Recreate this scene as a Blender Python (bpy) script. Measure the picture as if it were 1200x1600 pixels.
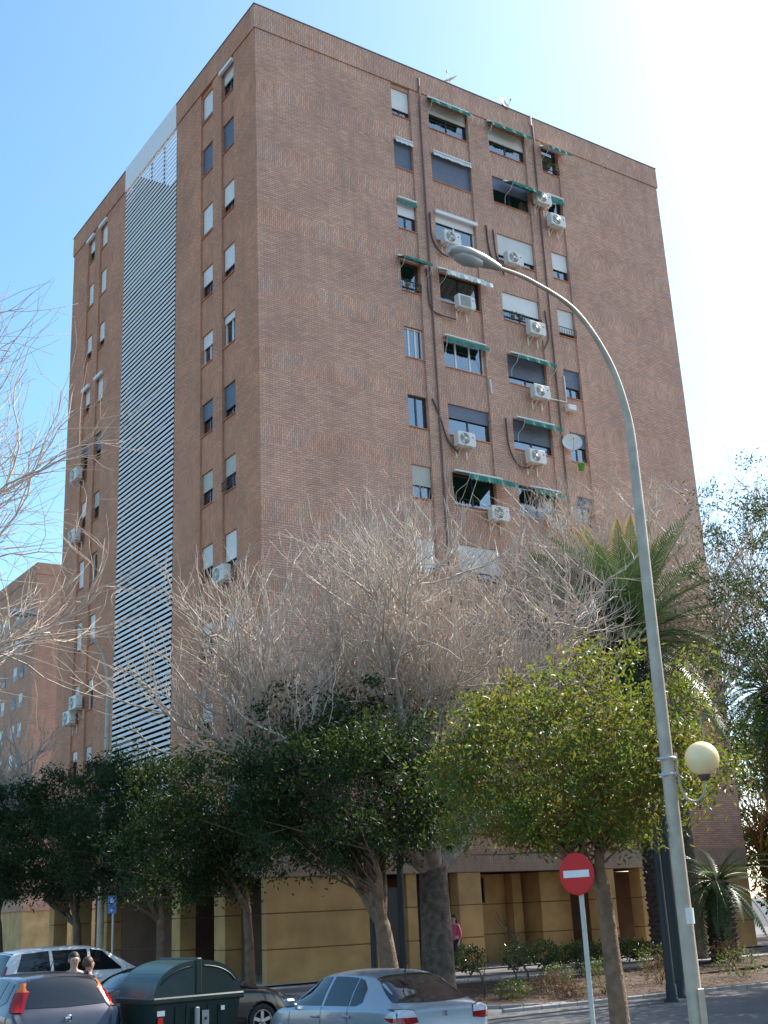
import bpy, math, random
import numpy as np
from mathutils import Vector, Matrix

scene = bpy.context.scene
for o in list(bpy.data.objects):
    bpy.data.objects.remove(o)
C = scene.collection
rad = math.radians

# ------------------------------------------------------------------ camera
CAM = np.array([-17.788, -32.851, 1.842])
YAW, PITCH, ROLL, FPX = 0.60337, 0.32099, -0.04730, 1882.94
def cam_axes():
    f = np.array([math.sin(YAW)*math.cos(PITCH), math.cos(YAW)*math.cos(PITCH), math.sin(PITCH)])
    r = np.array([math.cos(YAW), -math.sin(YAW), 0.0]); u = np.cross(r, f)
    cr, sr = math.cos(ROLL), math.sin(ROLL)
    return cr*r+sr*u, -sr*r+cr*u, f
_r, _u, _f = cam_axes()
cd = bpy.data.cameras.new('camera'); cam = bpy.data.objects.new('camera', cd); C.objects.link(cam)
cam.matrix_world = Matrix(((_r[0], _u[0], -_f[0], CAM[0]), (_r[1], _u[1], -_f[1], CAM[1]), (_r[2], _u[2], -_f[2], CAM[2]), (0, 0, 0, 1)))
cd.sensor_fit = 'VERTICAL'; cd.sensor_height = 36.0; cd.sensor_width = 27.0
cd.lens = FPX/1600*36.0; cd.clip_start = 0.1; cd.clip_end = 3000
scene.camera = cam

# ------------------------------------------------------------------ sky, sun, exposure
SUN_AZ = rad(2.0)          # angle from +X towards +Y
SUN_EL = rad(43)
w = bpy.data.worlds.new('World'); scene.world = w; w.use_nodes = True
nt = w.node_tree; nt.nodes.clear()
sky = nt.nodes.new('ShaderNodeTexSky'); sky.sky_type = 'NISHITA'; sky.sun_disc = False
sky.sun_elevation = SUN_EL; sky.sun_rotation = math.pi/2 - SUN_AZ
sky.air_density = 0.8; sky.dust_density = 1.2; sky.ozone_density = 0.4; sky.altitude = 10
bg = nt.nodes.new('ShaderNodeBackground'); bg.inputs[1].default_value = 0.14
wo = nt.nodes.new('ShaderNodeOutputWorld')
hs = nt.nodes.new('ShaderNodeHueSaturation'); hs.inputs['Hue'].default_value = 0.485; hs.inputs['Saturation'].default_value = 1.22
nt.links.new(sky.outputs[0], hs.inputs['Color']); nt.links.new(hs.outputs[0], bg.inputs[0]); nt.links.new(bg.outputs[0], wo.inputs[0])
sd = bpy.data.lights.new('sun', 'SUN'); sd.energy = 4.0; sd.angle = rad(0.5); sd.color = (1.0, 0.95, 0.86)
so = bpy.data.objects.new('sun', sd); C.objects.link(so)
sv = Vector((math.cos(SUN_EL)*math.cos(SUN_AZ), math.cos(SUN_EL)*math.sin(SUN_AZ), math.sin(SUN_EL)))
so.rotation_euler = sv.to_track_quat('Z', 'Y').to_euler(); so.location = (30, -10, 60)
scene.render.engine = 'CYCLES'
scene.view_settings.view_transform = 'Standard'; scene.view_settings.look = 'None'
scene.view_settings.gamma = 1.0; scene.view_settings.use_curve_mapping = False
scene.view_settings.exposure = 1.28
scene.cycles.max_bounces = 8; scene.cycles.transparent_max_bounces = 24

# ------------------------------------------------------------------ helpers
def setp(b, **k):
    for n, v in k.items():
        n = n.replace('_', ' ')
        if n in b.inputs: b.inputs[n].default_value = v
def newmat(name):
    m = bpy.data.materials.new(name); m.use_nodes = True
    t = m.node_tree; b = t.nodes['Principled BSDF']; return m, t, b
def mat(name, c, rough=0.7, var=0.15, scale=6.0, bump=0.0, bscale=40.0, metal=0.0, spec=0.5, coat=0.0, dirt=None, coords='Object'):
    m, t, b = newmat(name)
    setp(b, Roughness=rough, Metallic=metal)
    b.inputs['Specular IOR Level'].default_value = spec
    if coat: setp(b, Coat_Weight=coat, Coat_Roughness=0.04)
    tc = t.nodes.new('ShaderNodeTexCoord')
    if var > 0:
        n = t.nodes.new('ShaderNodeTexNoise'); n.inputs['Scale'].default_value = scale; n.inputs['Detail'].default_value = 7
        t.links.new(tc.outputs[coords], n.inputs['Vector'])
        r = t.nodes.new('ShaderNodeValToRGB')
        lo = tuple(x*(1-var) for x in c); hi = tuple(min(1, x*(1+var)) for x in c)
        if dirt: lo = dirt
        r.color_ramp.elements[0].color = (*lo, 1); r.color_ramp.elements[1].color = (*hi, 1)
        r.color_ramp.elements[0].position = 0.3; r.color_ramp.elements[1].position = 0.7
        t.links.new(n.outputs['Fac'], r.inputs[0]); t.links.new(r.outputs[0], b.inputs['Base Color'])
    else:
        b.inputs['Base Color'].default_value = (*c, 1)
    if bump > 0:
        n2 = t.nodes.new('ShaderNodeTexNoise'); n2.inputs['Scale'].default_value = bscale; n2.inputs['Detail'].default_value = 5
        t.links.new(tc.outputs[coords], n2.inputs['Vector'])
        bp = t.nodes.new('ShaderNodeBump'); bp.inputs['Strength'].default_value = bump; bp.inputs['Distance'].default_value = 0.03
        t.links.new(n2.outputs['Fac'], bp.inputs['Height']); t.links.new(bp.outputs[0], b.inputs['Normal'])
    return m

class MB:
    def __init__(s): s.v = []; s.f = []; s.uv = []; s.mi = []; s.sm = []
    def face(s, pts, uv=None, mi=0, smooth=False):
        i = len(s.v); s.v.extend([tuple(p) for p in pts]); s.f.append(tuple(range(i, i+len(pts))))
        s.uv.append(uv if uv else [(0, 0)]*len(pts)); s.mi.append(mi); s.sm.append(smooth)
    def add(s, verts, faces, mi=0, smooth=False):
        i = len(s.v); s.v.extend([tuple(p) for p in verts])
        for f in faces:
            s.f.append(tuple(i+k for k in f)); s.uv.append([(0, 0)]*len(f)); s.mi.append(mi); s.sm.append(smooth)
    def box(s, x0, x1, y0, y1, z0, z1, mi=0, vert=False, M=None):
        P = [(x0, y0, z0), (x1, y0, z0), (x1, y1, z0), (x0, y1, z0), (x0, y0, z1), (x1, y0, z1), (x1, y1, z1), (x0, y1, z1)]
        for q in ((3, 2, 1, 0), (4, 5, 6, 7), (0, 1, 5, 4), (2, 3, 7, 6), (1, 2, 6, 5), (3, 0, 4, 7)):
            pts = [P[k] for k in q]
            n = q
            if n in ((0, 1, 5, 4), (2, 3, 7, 6)): uv = [(p[0], p[2]) for p in pts]
            elif n in ((1, 2, 6, 5), (3, 0, 4, 7)): uv = [(p[1], p[2]) for p in pts]
            else: uv = [(p[0], p[1]) for p in pts]
            if vert: uv = [(b, a) for a, b in uv]
            if M is not None: pts = [tuple(M @ Vector(p)) for p in pts]
            s.face(pts, uv, mi)
    def rbox(s, x0, x1, y0, y1, z0, z1, r=0.02, mi=0, M=None):
        # box with chamfered edges
        X = [x0, x0+r, x1-r, x1]; Y = [y0, y0+r, y1-r, y1]; Z = [z0, z0+r, z1-r, z1]
        vs = {}
        V = []
        def g(i, j, k):
            if (i, j, k) not in vs: vs[(i, j, k)] = len(V); V.append((X[i], Y[j], Z[k]))
            return vs[(i, j, k)]
        F = []
        a, b = 1, 2
        F += [(g(a, 0, a), g(b, 0, a), g(b, 0, b), g(a, 0, b)), (g(b, 3, a), g(a, 3, a), g(a, 3, b), g(b, 3, b)),
              (g(3, a, a), g(3, b, a), g(3, b, b), g(3, a, b)), (g(0, b, a), g(0, a, a), g(0, a, b), g(0, b, b)),
              (g(a, a, 3), g(b, a, 3), g(b, b, 3), g(a, b, 3)), (g(a, b, 0), g(b, b, 0), g(b, a, 0), g(a, a, 0))]
        for (i, I) in ((a, 0), (b, 3)):
            for (j, J) in ((a, 0), (b, 3)):
                F.append((g(I, j, a), g(i, J, a), g(i, J, b), g(I, j, b)))
                F.append((g(I, a, j), g(I, b, j), g(i, b, J), g(i, a, J)))
                F.append((g(a, I, j), g(b, I, j), g(b, i, J), g(a, i, J)))
                for (k, K) in ((a, 0), (b, 3)):
                    F.append((g(I, j, k), g(i, J, k), g(i, j, K)))
        if M is not None: V = [tuple(M @ Vector(p)) for p in V]
        s.add(V, F, mi)
    def tube(s, path, radii, n=8, mi=0, cap=True, smooth=True):
        path = [Vector(p) for p in path]
        if not hasattr(radii, '__len__'): radii = [radii]*len(path)
        V = []; F = []
        ref = Vector((0.13, 0.97, 0.2)).normalized()
        for i, p in enumerate(path):
            t = (path[min(i+1, len(path)-1)]-path[max(i-1, 0)]).normalized()
            a = t.cross(ref)
            if a.length < 0.05: a = t.cross(Vector((1, 0, 0)))
            a.normalize(); b = t.cross(a)
            for k in range(n):
                an = 2*math.pi*k/n
                V.append(tuple(p+(a*math.cos(an)+b*math.sin(an))*radii[i]))
        for i in range(len(path)-1):
            for k in range(n):
                k2 = (k+1) % n
                F.append((i*n+k, i*n+k2, (i+1)*n+k2, (i+1)*n+k))
        s.add(V, F, mi, smooth)
        if cap:
            s.add(V[:n], [tuple(range(n))], mi); s.add(V[-n:], [tuple(range(n-1, -1, -1))], mi)
    def lathe(s, prof, centre=(0, 0, 0), n=20, mi=0, M=None, smooth=True):
        V = []; F = []
        for (r, z) in prof:
            for k in range(n):
                an = 2*math.pi*k/n; V.append((centre[0]+r*math.cos(an), centre[1]+r*math.sin(an), centre[2]+z))
        for i in range(len(prof)-1):
            for k in range(n):
                k2 = (k+1) % n; F.append((i*n+k, i*n+k2, (i+1)*n+k2, (i+1)*n+k))
        if M is not None: V = [tuple(M @ Vector(p)) for p in V]
        s.add(V, F, mi, smooth)
    def build(s, name, mats, parent=None, uv=True):
        me = bpy.data.meshes.new(name); me.from_pydata(s.v, [], s.f)
        for m in (mats if isinstance(mats, (list, tuple)) else [mats]): me.materials.append(m)
        me.polygons.foreach_set('material_index', s.mi); me.polygons.foreach_set('use_smooth', s.sm)
        if uv:
            l = me.uv_layers.new(name='UVMap'); flat = [c for f in s.uv for p in f for c in p]
            l.data.foreach_set('uv', flat)
        me.update()
        o = bpy.data.objects.new(name, me); C.objects.link(o)
        if parent is not None: o.parent = parent
        return o
def npmesh(name, V, F, mats, parent=None, mi=None, smooth=False, uv=None):
    """V (n,3) array, F (m,k) int array"""
    me = bpy.data.meshes.new(name); V = np.asarray(V, np.float32); F = np.asarray(F, np.int32)
    k = F.shape[1]
    me.vertices.add(len(V)); me.vertices.foreach_set('co', V.ravel())
    me.loops.add(F.size); me.loops.foreach_set('vertex_index', F.ravel())
    me.polygons.add(len(F)); me.polygons.foreach_set('loop_start', np.arange(len(F), dtype=np.int32)*k)
    try: me.polygons.foreach_set('loop_total', np.full(len(F), k, np.int32))
    except Exception: pass
    for m in (mats if isinstance(mats, (list, tuple)) else [mats]): me.materials.append(m)
    if mi is not None: me.polygons.foreach_set('material_index', np.asarray(mi, np.int32))
    me.polygons.foreach_set('use_smooth', np.full(len(F), smooth, bool))
    if uv is not None:
        l = me.uv_layers.new(name='UVMap'); l.data.foreach_set('uv', np.asarray(uv, np.float32)[F.ravel()].ravel())
    me.update(calc_edges=True); me.validate()
    o = bpy.data.objects.new(name, me); C.objects.link(o)
    if parent is not None: o.parent = parent
    return o
def thing(name, label, cat, loc=(0, 0, 0), rz=0.0, group=None):
    o = bpy.data.objects.new(name, None); C.objects.link(o); o.location = loc; o.rotation_euler = (0, 0, rz)
    o.empty_display_size = 0.2
    o['label'] = label; o['category'] = cat
    if group: o['group'] = group
    return o
def tag(o, label, cat, group=None):
    o['label'] = label; o['category'] = cat
    if group: o['group'] = group
    return o
def struct(o): o['kind'] = 'structure'; return o
def part(name, mats, parent, fn):
    m = MB(); fn(m); return m.build(name, mats, parent)
def curve_pts(pts, n=24):
    P = [np.array(p, float) for p in pts]; P = [2*P[0]-P[1]]+P+[2*P[-1]-P[-2]]; out = []
    m = len(P)-3; per = max(2, n//m)
    for i in range(m):
        for k in range(per):
            t = k/per; a, b, c, d = P[i:i+4]
            out.append(tuple(0.5*(2*b+(c-a)*t+(2*a-5*b+4*c-d)*t*t+(3*b-a-3*c+d)*t**3)))
    out.append(tuple(P[-2])); return out
def text_mesh(s, size, name, m, parent, M, spacing=1.0):
    cu = bpy.data.curves.new(name, 'FONT'); cu.body = s; cu.size = size; cu.align_x = 'CENTER'; cu.align_y = 'CENTER'; cu.extrude = 0.0015
    cu.space_character = spacing
    t = bpy.data.objects.new(name, cu); C.objects.link(t)
    dg = bpy.context.evaluated_depsgraph_get(); dg.update()
    me = bpy.data.meshes.new_from_object(t.evaluated_get(dg)); bpy.data.objects.remove(t)
    me.name = name; me.materials.clear(); me.materials.append(m)
    o = bpy.data.objects.new(name, me); C.objects.link(o); o.parent = parent; o.matrix_local = M
    return o
def smooth01(t): t = np.clip(t, 0, 1); return t*t*(3-2*t)
def zg(x, y):      # pavement height: the street falls gently away from the block
    return 0.012*np.clip(y, -25, 0)-0.035*np.clip(np.asarray(x, float)+10, -3, 5)*smooth01((-np.asarray(y, float)-3)/9)
def rg(x, y): return zg(x, y)-0.12

# ------------------------------------------------------------------ materials
def brick_mat(name, c1, c2, mortar, grey=0.0):
    m, t, b = newmat(name); setp(b, Roughness=0.85)
    b.inputs['Specular IOR Level'].default_value = 0.25
    uv = t.nodes.new('ShaderNodeUVMap'); tc = t.nodes.new('ShaderNodeTexCoord')
    br = t.nodes.new('ShaderNodeTexBrick')
    br.inputs['Scale'].default_value = 1.0; br.inputs['Brick Width'].default_value = 0.25; br.inputs['Row Height'].default_value = 0.082
    br.inputs['Mortar Size'].default_value = 0.015; br.inputs['Mortar Smooth'].default_value = 0.15; br.inputs['Bias'].default_value = -0.1
    br.inputs['Color1'].default_value = (*c1, 1); br.inputs['Color2'].default_value = (*c2, 1); br.inputs['Mortar'].default_value = (*mortar, 1)
    # slight wander of the courses
    nz = t.nodes.new('ShaderNodeTexNoise'); nz.inputs['Scale'].default_value = 1.3
    t.links.new(uv.outputs[0], nz.inputs['Vector'])
    sc = t.nodes.new('ShaderNodeVectorMath'); sc.operation = 'SCALE'; sc.inputs['Scale'].default_value = 0.0
    t.links.new(nz.outputs['Color'], sc.inputs[0])
    ad = t.nodes.new('ShaderNodeVectorMath'); ad.operation = 'ADD'
    t.links.new(uv.outputs[0], ad.inputs[0]); t.links.new(sc.outputs[0], ad.inputs[1]); t.links.new(ad.outputs[0], br.inputs['Vector'])
    # blotches: darker, greyer and redder patches
    n1 = t.nodes.new('ShaderNodeTexNoise'); n1.inputs['Scale'].default_value = 0.55; n1.inputs['Detail'].default_value = 8; n1.inputs['Roughness'].default_value = 0.65
    t.links.new(tc.outputs['Object'], n1.inputs['Vector'])
    r1 = t.nodes.new('ShaderNodeValToRGB'); r1.color_ramp.elements[0].position = 0.35; r1.color_ramp.elements[1].position = 0.68
    r1.color_ramp.elements[0].color = (0.82, 0.80, 0.80, 1); r1.color_ramp.elements[1].color = (1.08, 1.05, 1.03, 1)
    t.links.new(n1.outputs['Fac'], r1.inputs[0])
    mx = t.nodes.new('ShaderNodeMix'); mx.data_type = 'RGBA'; mx.blend_type = 'MULTIPLY'; mx.inputs['Factor'].default_value = 1
    t.links.new(br.outputs['Color'], mx.inputs['A']); t.links.new(r1.outputs[0], mx.inputs['B'])
    # random single dark or pale bricks
    n2 = t.nodes.new('ShaderNodeTexWhiteNoise')
    sn = t.nodes.new('ShaderNodeVectorMath'); sn.operation = 'SNAP'; sn.inputs[1].default_value = (0.25, 0.082, 1)
    t.links.new(ad.outputs[0], sn.inputs[0]); t.links.new(sn.outputs[0], n2.inputs['Vector'])
    r2 = t.nodes.new('ShaderNodeValToRGB'); r2.color_ramp.elements[0].color = (0.70, 0.70, 0.76, 1); r2.color_ramp.elements[1].color = (1.2, 1.12, 1.05, 1)
    e = r2.color_ramp.elements.new(0.14); e.color = (0.92, 0.93, 0.97, 1)
    t.links.new(n2.outputs['Value'], r2.inputs[0])
    mx2 = t.nodes.new('ShaderNodeMix'); mx2.data_type = 'RGBA'; mx2.blend_type = 'MULTIPLY'; mx2.inputs['Factor'].default_value = 0.35
    t.links.new(mx.outputs['Result'], mx2.inputs['A']); t.links.new(r2.outputs[0], mx2.inputs['B'])
    last = mx2
    # pale weathering streaks
    mp = t.nodes.new('ShaderNodeMapping'); mp.inputs['Scale'].default_value = (1.6, 1.6, 0.12)
    t.links.new(tc.outputs['Object'], mp.inputs['Vector'])
    n3 = t.nodes.new('ShaderNodeTexNoise'); n3.inputs['Scale'].default_value = 1.0; n3.inputs['Detail'].default_value = 6
    t.links.new(mp.outputs[0], n3.inputs['Vector'])
    r3 = t.nodes.new('ShaderNodeValToRGB'); r3.color_ramp.elements[0].position = 0.50; r3.color_ramp.elements[1].position = 0.74
    r3.color_ramp.elements[0].color = (0, 0, 0, 1); r3.color_ramp.elements[1].color = (0.5, 0.5, 0.5, 1)
    t.links.new(n3.outputs['Fac'], r3.inputs[0])
    mx3 = t.nodes.new('ShaderNodeMix'); mx3.data_type = 'RGBA'; mx3.inputs['B'].default_value = (0.42, 0.24, 0.165, 1)
    t.links.new(r3.outputs[0], mx3.inputs['Factor']); t.links.new(last.outputs['Result'], mx3.inputs['A'])
    t.links.new(mx3.outputs['Result'], b.inputs['Base Color'])
    bp = t.nodes.new('ShaderNodeBump'); bp.inputs['Strength'].default_value = 0.9; bp.inputs['Distance'].default_value = 0.012; bp.invert = True
    t.links.new(br.outputs['Fac'], bp.inputs['Height'])
    bp2 = t.nodes.new('ShaderNodeBump'); bp2.inputs['Strength'].default_value = 0.25; bp2.inputs['Distance'].default_value = 0.012
    t.links.new(n2.outputs['Value'], bp2.inputs['Height']); t.links.new(bp.outputs[0], bp2.inputs['Normal'])
    t.links.new(bp.outputs[0], b.inputs['Normal'])
    return m
M = {}
M['brick'] = brick_mat('brick', (0.90, 0.375, 0.20), (0.70, 0.28, 0.15), (0.44, 0.27, 0.185))
M['brick_hazed'] = brick_mat('brick_hazed', (0.90, 0.48, 0.315), (0.68, 0.36, 0.24), (0.44, 0.315, 0.25))  # greyer brick copy for the right face, lens glare put into the colours
M['brick_far'] = brick_mat('brick_far', (0.78, 0.38, 0.23), (0.62, 0.29, 0.17), (0.5, 0.33, 0.24))
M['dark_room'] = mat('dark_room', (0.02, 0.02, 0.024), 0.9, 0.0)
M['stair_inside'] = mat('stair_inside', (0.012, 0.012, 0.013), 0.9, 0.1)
M['louvre'] = mat('louvre', (0.92, 0.83, 0.78), 0.5, 0.03, 3)
M['ochre'] = mat('ochre', (0.64, 0.375, 0.145), 0.8, 0.10, 1.1, 0.3, 60, dirt=(0.48, 0.27, 0.105))
M['core_shaded'] = mat('core_shaded', (0.13, 0.07, 0.04), 0.85, 0.2, 1.5)  # dark brown for the arcade interior, recess shade put into the colour
M['ochre_groove'] = mat('ochre_groove', (0.22, 0.13, 0.07), 0.9, 0.1)
M['beam'] = brick_mat('beam', (0.56, 0.39, 0.28), (0.46, 0.32, 0.23), (0.40, 0.30, 0.23))
M['coping'] = mat('coping', (0.18, 0.13, 0.11), 0.8, 0.2)
M['cream'] = mat('cream', (0.74, 0.68, 0.60), 0.5, 0.06, 2)
M['white'] = mat('white', (0.84, 0.79, 0.73), 0.4, 0.04, 3)
M['grey_shutter'] = mat('grey_shutter', (0.13, 0.15, 0.19), 0.5, 0.1)
M['tan_shutter'] = mat('tan_shutter', (0.55, 0.49, 0.40), 0.5, 0.08)
M['dark_frame'] = mat('dark_frame', (0.035, 0.032, 0.035), 0.4, 0.0)
M['brown_frame'] = mat('brown_frame', (0.10, 0.05, 0.03), 0.5, 0.0)
def shutter_lines(m):
    t = m.node_tree; b = t.nodes['Principled BSDF']; tc = t.nodes.new('ShaderNodeTexCoord')
    wv = t.nodes.new('ShaderNodeTexWave'); wv.bands_direction = 'Z'; wv.inputs['Scale'].default_value = 0.5/0.05*0.62
    t.links.new(tc.outputs['Object'], wv.inputs['Vector'])
    bp = t.nodes.new('ShaderNodeBump'); bp.inputs['Strength'].default_value = 0.5; bp.inputs['Distance'].default_value = 0.01
    t.links.new(wv.outputs['Fac'], bp.inputs['Height']); t.links.new(bp.outputs[0], b.inputs['Normal'])
for k in ('cream', 'grey_shutter', 'tan_shutter'): shutter_lines(M[k])
M['shutter_white'] = mat('shutter_white', (0.86, 0.79, 0.72), 0.5, 0.05, 2); shutter_lines(M['shutter_white'])
def glass_mat(name, tint=(0.80, 0.86, 0.92), refl=1.0):
    m = bpy.data.materials.new(name); m.use_nodes = True; t = m.node_tree; t.nodes.clear()
    o = t.nodes.new('ShaderNodeOutputMaterial'); mx = t.nodes.new('ShaderNodeMixShader'); tr = t.nodes.new('ShaderNodeBsdfTransparent'); gl = t.nodes.new('ShaderNodeBsdfGlossy')
    tr.inputs[0].default_value = (*tint, 1); gl.inputs['Roughness'].default_value = 0.03
    fr = t.nodes.new('ShaderNodeFresnel'); fr.inputs[0].default_value = 1.9
    ma = t.nodes.new('ShaderNodeMath'); ma.operation = 'MULTIPLY_ADD'; ma.inputs[1].default_value = refl; ma.inputs[2].default_value = 0.24
    t.links.new(fr.outputs[0], ma.inputs[0]); t.links.new(ma.outputs[0], mx.inputs[0])
    t.links.new(tr.outputs[0], mx.inputs[1]); t.links.new(gl.outputs[0], mx.inputs[2]); t.links.new(mx.outputs[0], o.inputs[0])
    return m
M['glass'] = glass_mat('glass')
M['car_glass'] = mat('car_glass', (0.012, 0.014, 0.016), 0.04, 0.0, spec=0.8)
def curtain_mat(name, c):
    m = mat(name, c, 0.9, 0.1, 4); t = m.node_tree; b = t.nodes['Principled BSDF']; tc = t.nodes.new('ShaderNodeTexCoord')
    ad = t.nodes.new('ShaderNodeMapping'); ad.inputs['Rotation'].default_value = (0, 0, 0.5)
    wv = t.nodes.new('ShaderNodeTexWave'); wv.bands_direction = 'X'; wv.inputs['Scale'].default_value = 4; wv.inputs['Distortion'].default_value = 2
    t.links.new(tc.outputs['Object'], ad.inputs[0]); t.links.new(ad.outputs[0], wv.inputs['Vector'])
    bp = t.nodes.new('ShaderNodeBump'); bp.inputs['Strength'].default_value = 1; bp.inputs['Distance'].default_value = 0.05
    t.links.new(wv.outputs['Fac'], bp.inputs['Height']); t.links.new(bp.outputs[0], b.inputs['Normal']); return m
M['curtain_white'] = curtain_mat('curtain_white', (0.82, 0.82, 0.84))
M['curtain_blue'] = curtain_mat('curtain_blue', (0.36, 0.50, 0.72))
M['awning_green'] = mat('awning_green', (0.03, 0.20, 0.15), 0.8, 0.2, 3)
M['awning_pale'] = mat('awning_pale', (0.50, 0.62, 0.52), 0.8, 0.15, 3)
M['awning_white'] = mat('awning_white', (0.72, 0.75, 0.72), 0.8, 0.1, 3)
M['ac_white'] = mat('ac_white', (0.80, 0.74, 0.65), 0.45, 0.06, 4)
M['ac_grille'] = mat('ac_grille', (0.10, 0.10, 0.10), 0.6, 0.0)
M['ac_label'] = mat('ac_label', (0.25, 0.02, 0.03), 0.5, 0.0)
M['pipe_dark'] = mat('pipe_dark', (0.10, 0.07, 0.065), 0.6, 0.15)
M['pipe_brown'] = mat('pipe_brown', (0.19, 0.12, 0.10), 0.6, 0.15)
M['steel'] = mat('steel', (0.50, 0.41, 0.31), 0.5, 0.18, 4, 0.05, 30, metal=0.1)
M['steel_light'] = mat('steel_light', (0.55, 0.54, 0.50), 0.5, 0.06, 5, metal=0.2)
M['dark_post'] = mat('dark_post', (0.025, 0.03, 0.032), 0.5, 0.1)
M['lamp_body'] = mat('lamp_body', (0.45, 0.43, 0.38), 0.4, 0.06, metal=0.2)
M['lamp_glass'] = mat('lamp_glass', (0.42, 0.42, 0.40), 0.25, 0.08)
def globe_mat():
    m, t, b = newmat('globe'); setp(b, Base_Color=(0.85, 0.74, 0.45, 1), Roughness=0.25, Subsurface_Weight=0.6, Subsurface_Scale=0.3)
    b.inputs['Subsurface Radius'].default_value = (1, 0.8, 0.45); return m
M['globe'] = globe_mat()
M['red_sign'] = mat('red_sign', (0.72, 0.010, 0.012), 0.55, 0.03)
M['white_sign'] = mat('white_sign', (0.85, 0.83, 0.78), 0.4, 0.03)
M['blue_sign'] = mat('blue_sign', (0.05, 0.12, 0.35), 0.4, 0.03)
M['black'] = mat('black', (0.012, 0.012, 0.013), 0.5, 0.0)
M['rubber'] = mat('rubber', (0.022, 0.022, 0.023), 0.8, 0.1)
M['bin_green'] = mat('bin_green', (0.008, 0.028, 0.024), 0.42, 0.2, 5, 0.04, 20)
M['bin_lid'] = mat('bin_lid', (0.018, 0.048, 0.05), 0.35, 0.2, 4, 0.03, 14)
M['bin_grey'] = mat('bin_grey', (0.30, 0.31, 0.30), 0.5, 0.1)
M['bark'] = mat('bark', (0.11, 0.085, 0.065), 0.9, 0.5, 7, 1.0, 14)
M['bark_brown'] = mat('bark_brown', (0.19, 0.12, 0.075), 0.9, 0.35, 6, 0.8, 22)
M['twig'] = mat('twig', (0.51, 0.41, 0.325), 0.7, 0.25, 2.0)
M['limb'] = mat('limb', (0.30, 0.24, 0.19), 0.85, 0.35, 4, 0.6, 16)
M['twig_dark'] = mat('twig_dark', (0.22, 0.17, 0.14), 0.8, 0.3, 2.0)
M['asphalt'] = mat('asphalt', (0.055, 0.055, 0.058), 0.9, 0.25, 1.2, 0.5, 90)
M['pavement'] = mat('pavement', (0.14, 0.137, 0.14), 0.9, 0.14, 0.9, 0.3, 80)
M['path'] = mat('path', (0.38, 0.34, 0.31), 0.9, 0.12, 1.2, 0.3, 60)
M['kerb'] = mat('kerb', (0.34, 0.33, 0.32), 0.9, 0.15, 3, 0.3, 50)
M['soil'] = mat('soil', (0.065, 0.04, 0.028), 0.95, 0.55, 5, 0.9, 14)
M['skin'] = mat('skin', (0.50, 0.30, 0.22), 0.55, 0.05)
M['hair'] = mat('hair', (0.02, 0.015, 0.012), 0.6, 0.2)
M['hair_brown'] = mat('hair_brown', (0.09, 0.05, 0.028), 0.6, 0.2)
M['cloth_pink'] = mat('cloth_pink', (0.55, 0.10, 0.16), 0.85, 0.1)
M['cloth_dark'] = mat('cloth_dark', (0.03, 0.03, 0.04), 0.85, 0.1)
M['cloth_blue'] = mat('cloth_blue', (0.06, 0.08, 0.14), 0.85, 0.1)
def leaf_mat(name, ramp, rough=0.38, trans=0.35, tcol=(0.30, 0.42, 0.05)):
    m, t, b = newmat(name); setp(b, Roughness=rough); b.inputs['Specular IOR Level'].default_value = 0.28
    g = t.nodes.new('ShaderNodeNewGeometry'); r = t.nodes.new('ShaderNodeValToRGB')
    els = r.color_ramp.elements
    els[0].position = ramp[0][0]; els[0].color = (*ramp[0][1], 1); els[1].position = ramp[-1][0]; els[1].color = (*ramp[-1][1], 1)
    for pz, cc in ramp[1:-1]: e = els.new(pz); e.color = (*cc, 1)
    tc = t.nodes.new('ShaderNodeTexCoord'); nz = t.nodes.new('ShaderNodeTexNoise'); nz.inputs['Scale'].default_value = 1.5; nz.inputs['Detail'].default_value = 3
    t.links.new(tc.outputs['Object'], nz.inputs['Vector'])
    mr = t.nodes.new('ShaderNodeMapRange'); mr.inputs['From Min'].default_value = 0.32; mr.inputs['From Max'].default_value = 0.68; mr.inputs['To Max'].default_value = 0.55
    t.links.new(nz.outputs['Fac'], mr.inputs[0])
    ma = t.nodes.new('ShaderNodeMath'); ma.operation = 'MULTIPLY_ADD'; ma.inputs[1].default_value = 0.45
    t.links.new(g.outputs['Random Per Island'], ma.inputs[0]); t.links.new(mr.outputs[0], ma.inputs[2])
    t.links.new(ma.outputs[0], r.inputs[0]); t.links.new(r.outputs[0], b.inputs['Base Color'])
    tl = t.nodes.new('ShaderNodeBsdfTranslucent')
    mm = t.nodes.new('ShaderNodeMix'); mm.data_type = 'RGBA'; mm.blend_type = 'MIX'; mm.inputs['Factor'].default_value = 0.5; mm.inputs['B'].default_value = (*tcol, 1)
    t.links.new(r.outputs[0], mm.inputs['A']); t.links.new(mm.outputs['Result'], tl.inputs[0])
    mx = t.nodes.new('ShaderNodeMixShader'); mx.inputs[0].default_value = trans
    t.links.new(b.outputs[0], mx.inputs[1]); t.links.new(tl.outputs[0], mx.inputs[2])
    t.links.new(mx.outputs[0], t.nodes['Material Output'].inputs[0]); return m
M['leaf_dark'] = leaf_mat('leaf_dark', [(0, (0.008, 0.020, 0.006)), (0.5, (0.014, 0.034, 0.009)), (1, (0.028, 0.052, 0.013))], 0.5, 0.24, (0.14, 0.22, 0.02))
M['leaf_lit'] = leaf_mat('leaf_lit', [(0, (0.035, 0.07, 0.014)), (0.45, (0.065, 0.12, 0.022)), (0.60, (0.12, 0.16, 0.03)), (0.66, (0.17, 0.07, 0.03)), (1, (0.12, 0.045, 0.025))], 0.38, 0.40, (0.36, 0.40, 0.04))
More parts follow.
